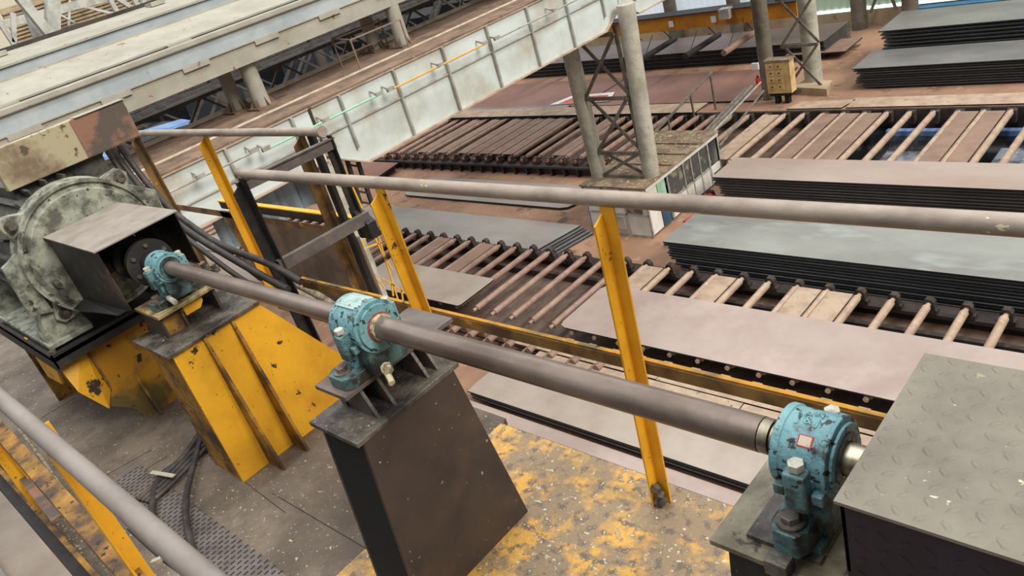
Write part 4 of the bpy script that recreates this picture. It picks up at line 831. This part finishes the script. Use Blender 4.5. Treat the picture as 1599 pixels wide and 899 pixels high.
# terminal box above the motor
tb = thing('terminal_box', 'cream and brown stained box above the motor at the left picture edge', 'box', (-4.2, 1.05, 1.20))
MB().box(-4.05, -4.0, 0.76, 1.39, 1.215, 1.40).build('case', cream_brown, tb, 0.004)
MB().box(-4.0, -3.994, 1.125, 1.385, 1.222, 1.396).build('front_panel', brown_stain, tb)
MB().box(-4.055, -3.985, 1.15, 1.395, 1.40, 1.403).build('lid_edge', beam_c, tb)
MB().box(-4.4, -4.05, 0.78, 1.20, 1.12, 1.215).build('neck', motor_d, tb)
# base frame and yellow brackets
bs_ = thing('motor_support_frame', 'black oily base frame on yellow gusseted brackets under the motor', 'base', (-4.2, 0.9, 0))
MB().box(-4.75, -3.745, 0.505, 1.29, 0.525, 0.545).box(-4.75, -3.745, 0.505, 0.513, 0.465, 0.56).box(-3.753, -3.745, 0.505, 1.29, 0.49, 0.56).build('base_plate', black_steel, bs_)
MB().hexa((-3.79, 0.53, 0.545), 0.016, 0.02).hexa((-4.6, 0.53, 0.545), 0.016, 0.02).build('bolt', bolt_m, bs_)
MB().prism([(-3.87, 0.52, 0.52), (-3.87, 1.30, 0.52), (-3.87, 1.30, 0.0), (-3.87, 0.74, 0.0), (-3.87, 0.70, 0.09), (-3.87, 0.62, 0.16), (-3.87, 0.53, 0.33)], (-0.014, 0, 0)).build('bracket_plate', yellow_grime, bs_)
MB().prism([(-3.86, 0.66, 0.52), (-3.86, 0.52, 0.52), (-3.80, 0.53, 0.33), (-3.80, 0.60, 0.18), (-3.86, 0.66, 0.24)], (-0.01, 0, 0)).build('bracket_plate', yellow, bs_)
MB().prism([(-3.87, 0.78, 0.21), (-3.80, 0.78, 0.0), (-3.87, 0.78, 0.0)], (0, 0.012, 0)).prism([(-3.87, 0.655, 0.52), (-3.835, 0.655, 0.52), (-3.835, 0.655, 0.28), (-3.87, 0.655, 0.22)], (0, 0.01, 0)).build('gusset', yellow_dirty, bs_)
J = [(-4.217,0.515,0.548),(-3.816,0.515,0.516),(-3.98,0.515,0.335),(-4.235,0.515,0.313)]
MB().prism(J, (0, 0.012, 0)).build('bracket_plate', yellow, bs_)
MB().box(-4.7, -4.68, 0.55, 1.2, 0.0, 0.52).build('bracket_plate', yellow_dirty, bs_)

# ---------------------------------------------------------------- pedestals
def lozenge(mb, c, u, v, n, L, W, h):
    base = [c + u * L, c + u * L * .5 + v * W, c - u * L * .5 + v * W, c - u * L, c - u * L * .5 - v * W, c + u * L * .5 - v * W]
    top = [c + (p - c) * 0.55 + n * h for p in base]
    mb.add(base + top, [(0, 1, 2, 3, 4, 5)[::-1], (6, 7, 8, 9, 10, 11)] + [(i, (i + 1) % 6, 6 + (i + 1) % 6, 6 + i) for i in range(6)])
def tread(parent, x0, x1, y0, y1, z):
    mb = MB(); st = 0.027; i = 0; x = x0
    while x < x1:
        y = y0; j = 0
        while y < y1:
            a = math.radians(45 if (i + j) % 2 else -45)
            lozenge(mb, Vector((x, y, z)), Vector((math.cos(a), math.sin(a), 0)), Vector((-math.sin(a), math.cos(a), 0)), Vector((0, 0, 1)), 0.0115, 0.0042, 0.0011)
            y += st; j += 1
        x += st; i += 1
    o = mb.build('tread_pattern', chequer, parent); o['kind'] = 'stuff'; return o
# left yellow pedestal
lp = thing('pedestal', 'tall yellow bearing pedestal with ribs and an oily top plate', 'pedestal', (-2.95, 0.95, 0))
MB().prism([(-2.85, 0.72, 0.63), (-2.85, 1.10, 0.63), (-2.85, 1.45, 0.02), (-2.85, 1.45, 0.0), (-2.85, 0.72, 0.0)], (-0.012, 0, 0)).build('front_plate', yellow, lp)
MB().box(-3.09, -2.862, 0.72, 0.732, 0.0, 0.63).build('side_plate', yellow_dirty, lp)
MB().prism([(-3.09, 0.72, 0.63), (-3.09, 1.10, 0.63), (-3.09, 1.45, 0.02), (-3.09, 1.45, 0.0), (-3.09, 0.72, 0.0)], (-0.012, 0, 0)).build('back_plate', yellow_dirty, lp)
for y_ in (0.845, 0.968):
    MB().prism([(-2.85, y_, 0.63), (-2.838, y_, 0.63), (-2.735, y_, 0.02), (-2.735, y_, 0.0), (-2.85, y_, 0.0)], (0, 0.012, 0)).build('rib', yellow_dirty, lp)
MB().box(-3.16, -2.828, 0.695, 1.125, 0.632, 0.646).build('top_plate', grime_top, lp, 0.002)
MB().box(-3.17, -2.945, 0.765, 1.06, 0.738, 0.752).build('bearing_plate', mat('oily_cream_plate', (168, 150, 104), (92, 82, 62), 12, rough=0.45, bump=0.2), lp, 0.002)
MB().box(-3.0, -2.99, 0.783, 0.858, 0.646, 0.738).build('riser_plate', yellow_dirty, lp)
MB().box(-3.15, -2.975, 0.858, 0.868, 0.646, 0.738).build('riser_plate', yellow_dirty, lp)
MB().box(-3.15, -2.97, 0.775, 0.783, 0.646, 0.738).build('riser_plate', dark_side, lp)
MB().box(-3.15, -2.965, 1.0, 1.012, 0.646, 0.738).build('riser_plate', dark_side, lp)
MB().prism([(-2.972, 0.873, 0.738), (-2.972, 0.955, 0.738), (-2.972, 0.955, 0.712), (-2.972, 0.935, 0.69), (-2.972, 0.873, 0.69)], (-0.01, 0, 0)).build('tab', yellow, lp)
# middle dark pedestal
mp = thing('pedestal', 'dark brown steel pedestal flaring to its foot in the middle of the walkway', 'pedestal', (-1.74, 0.9, 0))
MB().prism([(-1.635, 0.722, 0.636), (-1.635, 1.065, 0.636), (-1.635, 1.145, 0.0), (-1.635, 0.665, 0.0)], (-0.012, 0, 0)).build('front_plate', dark_side, mp)
MB().prism([(-1.835, 0.722, 0.636), (-1.835, 1.065, 0.636), (-1.835, 1.145, 0.0), (-1.835, 0.665, 0.0)], (-0.012, 0, 0)).build('back_plate', dark_side, mp)
MB().prism([(-1.847, 0.723, 0.636), (-1.647, 0.723, 0.636), (-1.647, 0.666, 0.0), (-1.847, 0.666, 0.0)], (0, 0.01, 0)).build('side_plate', black_m, mp)  # flat black stands in for the shade on the near side
MB().prism([(-1.847, 1.054, 0.636), (-1.647, 1.054, 0.636), (-1.647, 1.134, 0.0), (-1.847, 1.134, 0.0)], (0, 0.01, 0)).build('side_plate', black_m, mp)
MB().box(-1.862, -1.628, 0.700, 1.085, 0.637, 0.652).build('top_plate', grime_top, mp, 0.002)
MB().box(-1.835, -1.686, 0.750, 1.06, 0.738, 0.752).build('bearing_plate', mat('dark_wood_like_plate', (118, 106, 98), (84, 74, 68), 9, (0.4, 0.65), rough=0.6, stretch=(1, 0.2, 3), bump=0.15), mp, 0.002)
for y_ in (0.80, 0.86, 0.99, 1.03):
    MB().prism([(-1.83, y_, 0.738), (-1.70, y_, 0.738), (-1.66, y_, 0.652), (-1.83, y_, 0.652)], (0, 0.010, 0)).build('riser_plate', grime_top, mp)
MB().box(-1.80, -1.79, 0.80, 1.04, 0.652, 0.738).build('riser_plate', black_steel, mp)
# shim lying by the middle bearing, far side
tag(MB().prism([(-1.86, 1.06, 0.752), (-1.66, 1.06, 0.752), (-1.66, 1.14, 0.752), (-1.86, 1.14, 0.752)], (0, 0, 0.012)).build('shim_plate', grey_bar), 'dull grey shim plate behind the middle bearing', 'shim')
# right pedestal
rp_ = thing('pedestal', 'oily dark pedestal at the right carrying the lettered bearing', 'pedestal', (-0.5, 0.9, 0))
MB().box(-0.632, -0.345, 0.785, 1.09, 0.708, 0.720).build('top_plate', mat('oily_olive_plate', (150, 142, 118), (104, 96, 78), 7, (0.42, 0.6), (56, 52, 44), 26, (0.6, 0.66), 0.4, bump=0.4, bs=60), rp_, 0.0015)
MB().prism([(-0.605, 0.80, 0.708), (-0.36, 0.80, 0.708), (-0.34, 0.76, 0.0), (-0.64, 0.76, 0.0)], (0, 0.01, 0)).build('side_plate', black_steel, rp_)
MB().prism([(-0.605, 0.80, 0.708), (-0.605, 1.07, 0.708), (-0.62, 1.1, 0.0), (-0.62, 0.78, 0.0)], (0.012, 0, 0)).prism([(-0.36, 0.80, 0.708), (-0.36, 1.07, 0.708), (-0.35, 1.1, 0.0), (-0.35, 0.78, 0.0)], (-0.012, 0, 0)).build('side_plate', black_steel, rp_)
MB().box(-0.577, -0.447, 0.818, 1.05, 0.720, 0.730).build('shim', grime_top, rp_, 0.001)
MB().box(-0.528, -0.45, 0.83, 1.03, 0.730, 0.745).build('shim', teal_foot, rp_, 0.001)
MB().box(-0.517, -0.478, 0.764, 0.795, 0.720, 0.752).build('stop_block', grime_top, rp_, 0.002)

# ---------------------------------------------------------------- chequer-plate box at right
cb = thing('cover_box', 'large chequer-plate cover box at the right with dusty grey top', 'cover box', (-0.1, 0.83, 0.5))
MB().prism([(-0.335, 0.662, 1.05), (0.35, 0.662, 1.05), (0.35, 0.985, 1.05), (-0.335, 0.985, 1.05)], (0, 0, 0.005)).build('top_plate', chequer, cb)
MB().prism([(-0.33, 0.668, 1.05), (0.345, 0.668, 1.05), (0.345, 0.668, 0.45), (-0.325, 0.668, 0.45)], (0, 0.005, 0)).build('front_plate', navy, cb)
MB().box(-0.33, -0.325, 0.668, 0.982, 0.93, 1.05).box(0.34, 0.345, 0.668, 0.982, 0.45, 1.05).box(-0.33, 0.345, 0.977, 0.982, 0.45, 1.05).build('side_plate', navy, cb)
tread(cb, -0.322, 0.33, 0.677, 0.975, 1.055)
mb = MB()
for i in range(24):
    for j in range(20):
        a = math.radians(45 if (i + j) % 2 else -45)
        lozenge(mb, Vector((-0.31 + i * 0.027, 0.668, 0.5 + j * 0.027)), Vector((math.cos(a), 0, math.sin(a))), Vector((-math.sin(a), 0, math.cos(a))), Vector((0, -1, 0)), 0.0115, 0.0042, 0.0011)
o = mb.build('tread_pattern', navy, cb); o['kind'] = 'stuff'

# ---------------------------------------------------------------- cables and bits on the walkway
J = [(-4.205,1.3,1.199),(-4.133,1.3,1.038),(-3.971,1.3,0.87),(-3.729,1.3,0.75),(-3.418,1.3,0.657),(-3.124,1.3,0.583),(-2.985,1.3,0.553)]
K = [(-4.206,1.34,1.202),(-4.105,1.34,1.003),(-3.964,1.34,0.851),(-3.743,1.34,0.745),(-3.534,1.34,0.68),(-3.147,1.34,0.636),(-2.923,1.34,0.577)]
L_ = [(-4.156,1.26,1.203),(-4.094,1.26,1.058),(-3.935,1.26,0.858),(-3.666,1.26,0.732),(-3.411,1.26,0.619),(-3.2,1.26,0.549)]
for pts, r, lab in ((J, 0.017, 'thick black cable sweeping down past the guard, middle one'), (K, 0.016, 'black cable sweeping down past the guard, uppermost one'), (L_, 0.013, 'black cable half hidden behind the guard')):
    tag(MB().tube(pts, r, 12).build('cable', rubber), lab, 'cable', 'black cables behind the guard')
pts = [(p[0], p[1], 0.02 + 0.02 * (i == 0)) for i, p in enumerate([(-3.399,0.864,0.02),(-3.282,0.657,0.02),(-3.257,0.537,0.02),(-3.097,0.431,0.02),(-2.843,0.338,0.02)])]
tag(MB().tube(pts, 0.014, 12).build('cable', rubber), 'black cable curving over the deck, left one, held by a pale strap', 'cable', 'cables on the deck')
pts = [(p[0], p[1], 0.03) for p in [(-3.416,0.844,0.03),(-3.16,0.656,0.03),(-2.943,0.514,0.03),(-2.724,0.424,0.03),(-2.475,0.362,0.03)]]
tag(MB().tube(pts, 0.013, 12).build('cable', rubber), 'black cable curving over the deck, right one, over perforated sheet', 'cable', 'cables on the deck')
pts = [(-3.4,0.915,0.018),(-3.254,0.571,0.018),(-3.216,0.415,0.018)]
for i in range(4):
    d = Vector((0.028 * i, 0.006 * i, 0))
    tag(MB().tube([Vector(p) + d for p in pts], 0.010, 8).build('cable', rubber), 'slim black cable in the flat bundle on the deck', 'cable', 'flat cable bundle on the deck')
J = [(-3.295,0.525,0.045),(-3.15,0.567,0.045)]
tag(MB().bar(J[0], J[1], 0.02, 0.004).build('strap', strap_m), 'pale strap across the cable bundle on the deck', 'strap')
pe = thing('perforated_sheet', 'grey slotted metal sheet lying on the deck under the cables', 'sheet', (-2.9, 0.5, 0))
xs0, ys0 = -3.5, 0.335
MB().box(-3.52, -2.02, 0.33, 0.53, 0.0, 0.006).build('sheet', grey_bar, pe)
mb = MB()
for i in range(60):
    for j in range(7):
        x = -3.48 + i * 0.0242; y = 0.345 + j * 0.028 + (0.014 if i % 2 else 0)
        mb.box(x - 0.003, x + 0.003, y - 0.009, y + 0.009, 0.006, 0.0066)
o = mb.build('slots', black_m, pe); o['kind'] = 'stuff'
# rope and cloth beyond the shaft
J = [(-4.191,1.784,0.1),(-3.89,1.748,0.1),(-3.622,1.7,0.1),(-3.42,1.644,0.1)]
tag(MB().tube(J, 0.028, 10).tube([Vector(p) + Vector((0.02, 0.05, 0.01)) for p in J], 0.02, 10).build('rope', rope_m), 'dirty knotted rope lying behind the shaft between first and second bearing', 'rope')

for i, (px, py) in enumerate(((315,415), (330,422))):
    J = [[(-3.21,1.1,0.75)], [(-3.13,1.108,0.75)]][i]
    tag(MB().hexa(Vector(J[0]), 0.014, 0.02, (0.2, -0.1, 1)).cyl(Vector(J[0]) - Vector((0, 0, 0.02)), J[0], 0.02, 14).build('loose_bolt', bolt_m), ['greasy nut just right of the small bearing, nearer the guard', 'greasy bolt head right of the small bearing, farther one'][i], 'bolt')

# droppings and grit scattered over the deck: nobody could count them
random.seed(11)
def scatter(n, x0, x1, y0, y1, smin, smax, mb, z=0.0):
    for _ in range(n):
        x = random.uniform(x0, x1); y = random.uniform(y0, y1); s = random.uniform(smin, smax) * random.random() ** 0.5
        a = random.uniform(0, 6.28); k = random.randint(3, 5); h = s * random.uniform(0.2, 0.6)
        pts = [(x + math.cos(a + 6.283 * i / k) * s * random.uniform(.6, 1.2), y + math.sin(a + 6.283 * i / k) * s * random.uniform(.5, 1.0), z) for i in range(k)]
        mb.add(pts + [(x, y, z + h)], [tuple(range(k - 1, -1, -1))] + [(i, (i + 1) % k, k) for i in range(k)])
mb = MB()
scatter(900, -6.0, -0.6, 0.14, YE - 0.01, 0.002, 0.006, mb)
scatter(500, -3.6, -1.9, 0.2, 0.72, 0.002, 0.007, mb)
scatter(260, -1.62, -1.40, 0.70, 1.15, 0.002, 0.008, mb)
scatter(200, -2.75, -1.9, 0.72, 1.3, 0.002, 0.008, mb)
scatter(160, -1.4, -0.65, 0.7, 1.42, 0.002, 0.009, mb)
scatter(700, -4.5, -1.2, 0.135, 0.22, 0.003, 0.009, mb)
tag(mb.build('bird_droppings', debris_m), 'pale droppings and grit scattered over the walkway deck', 'droppings', kind='stuff')
mb = MB()
scatter(60, -0.32, 0.3, 0.67, 0.98, 0.0012, 0.004, mb, 1.055)
scatter(9, -0.32, 0.3, 0.67, 0.98, 0.004, 0.009, mb, 1.055)
scatter(40, -3.7, -3.12, 0.74, 1.06, 0.001, 0.005, mb, 1.035)
tag(mb.build('bird_droppings', debris_m), 'pale specks lying on the chequer-plate box and guard tops', 'droppings', kind='stuff')
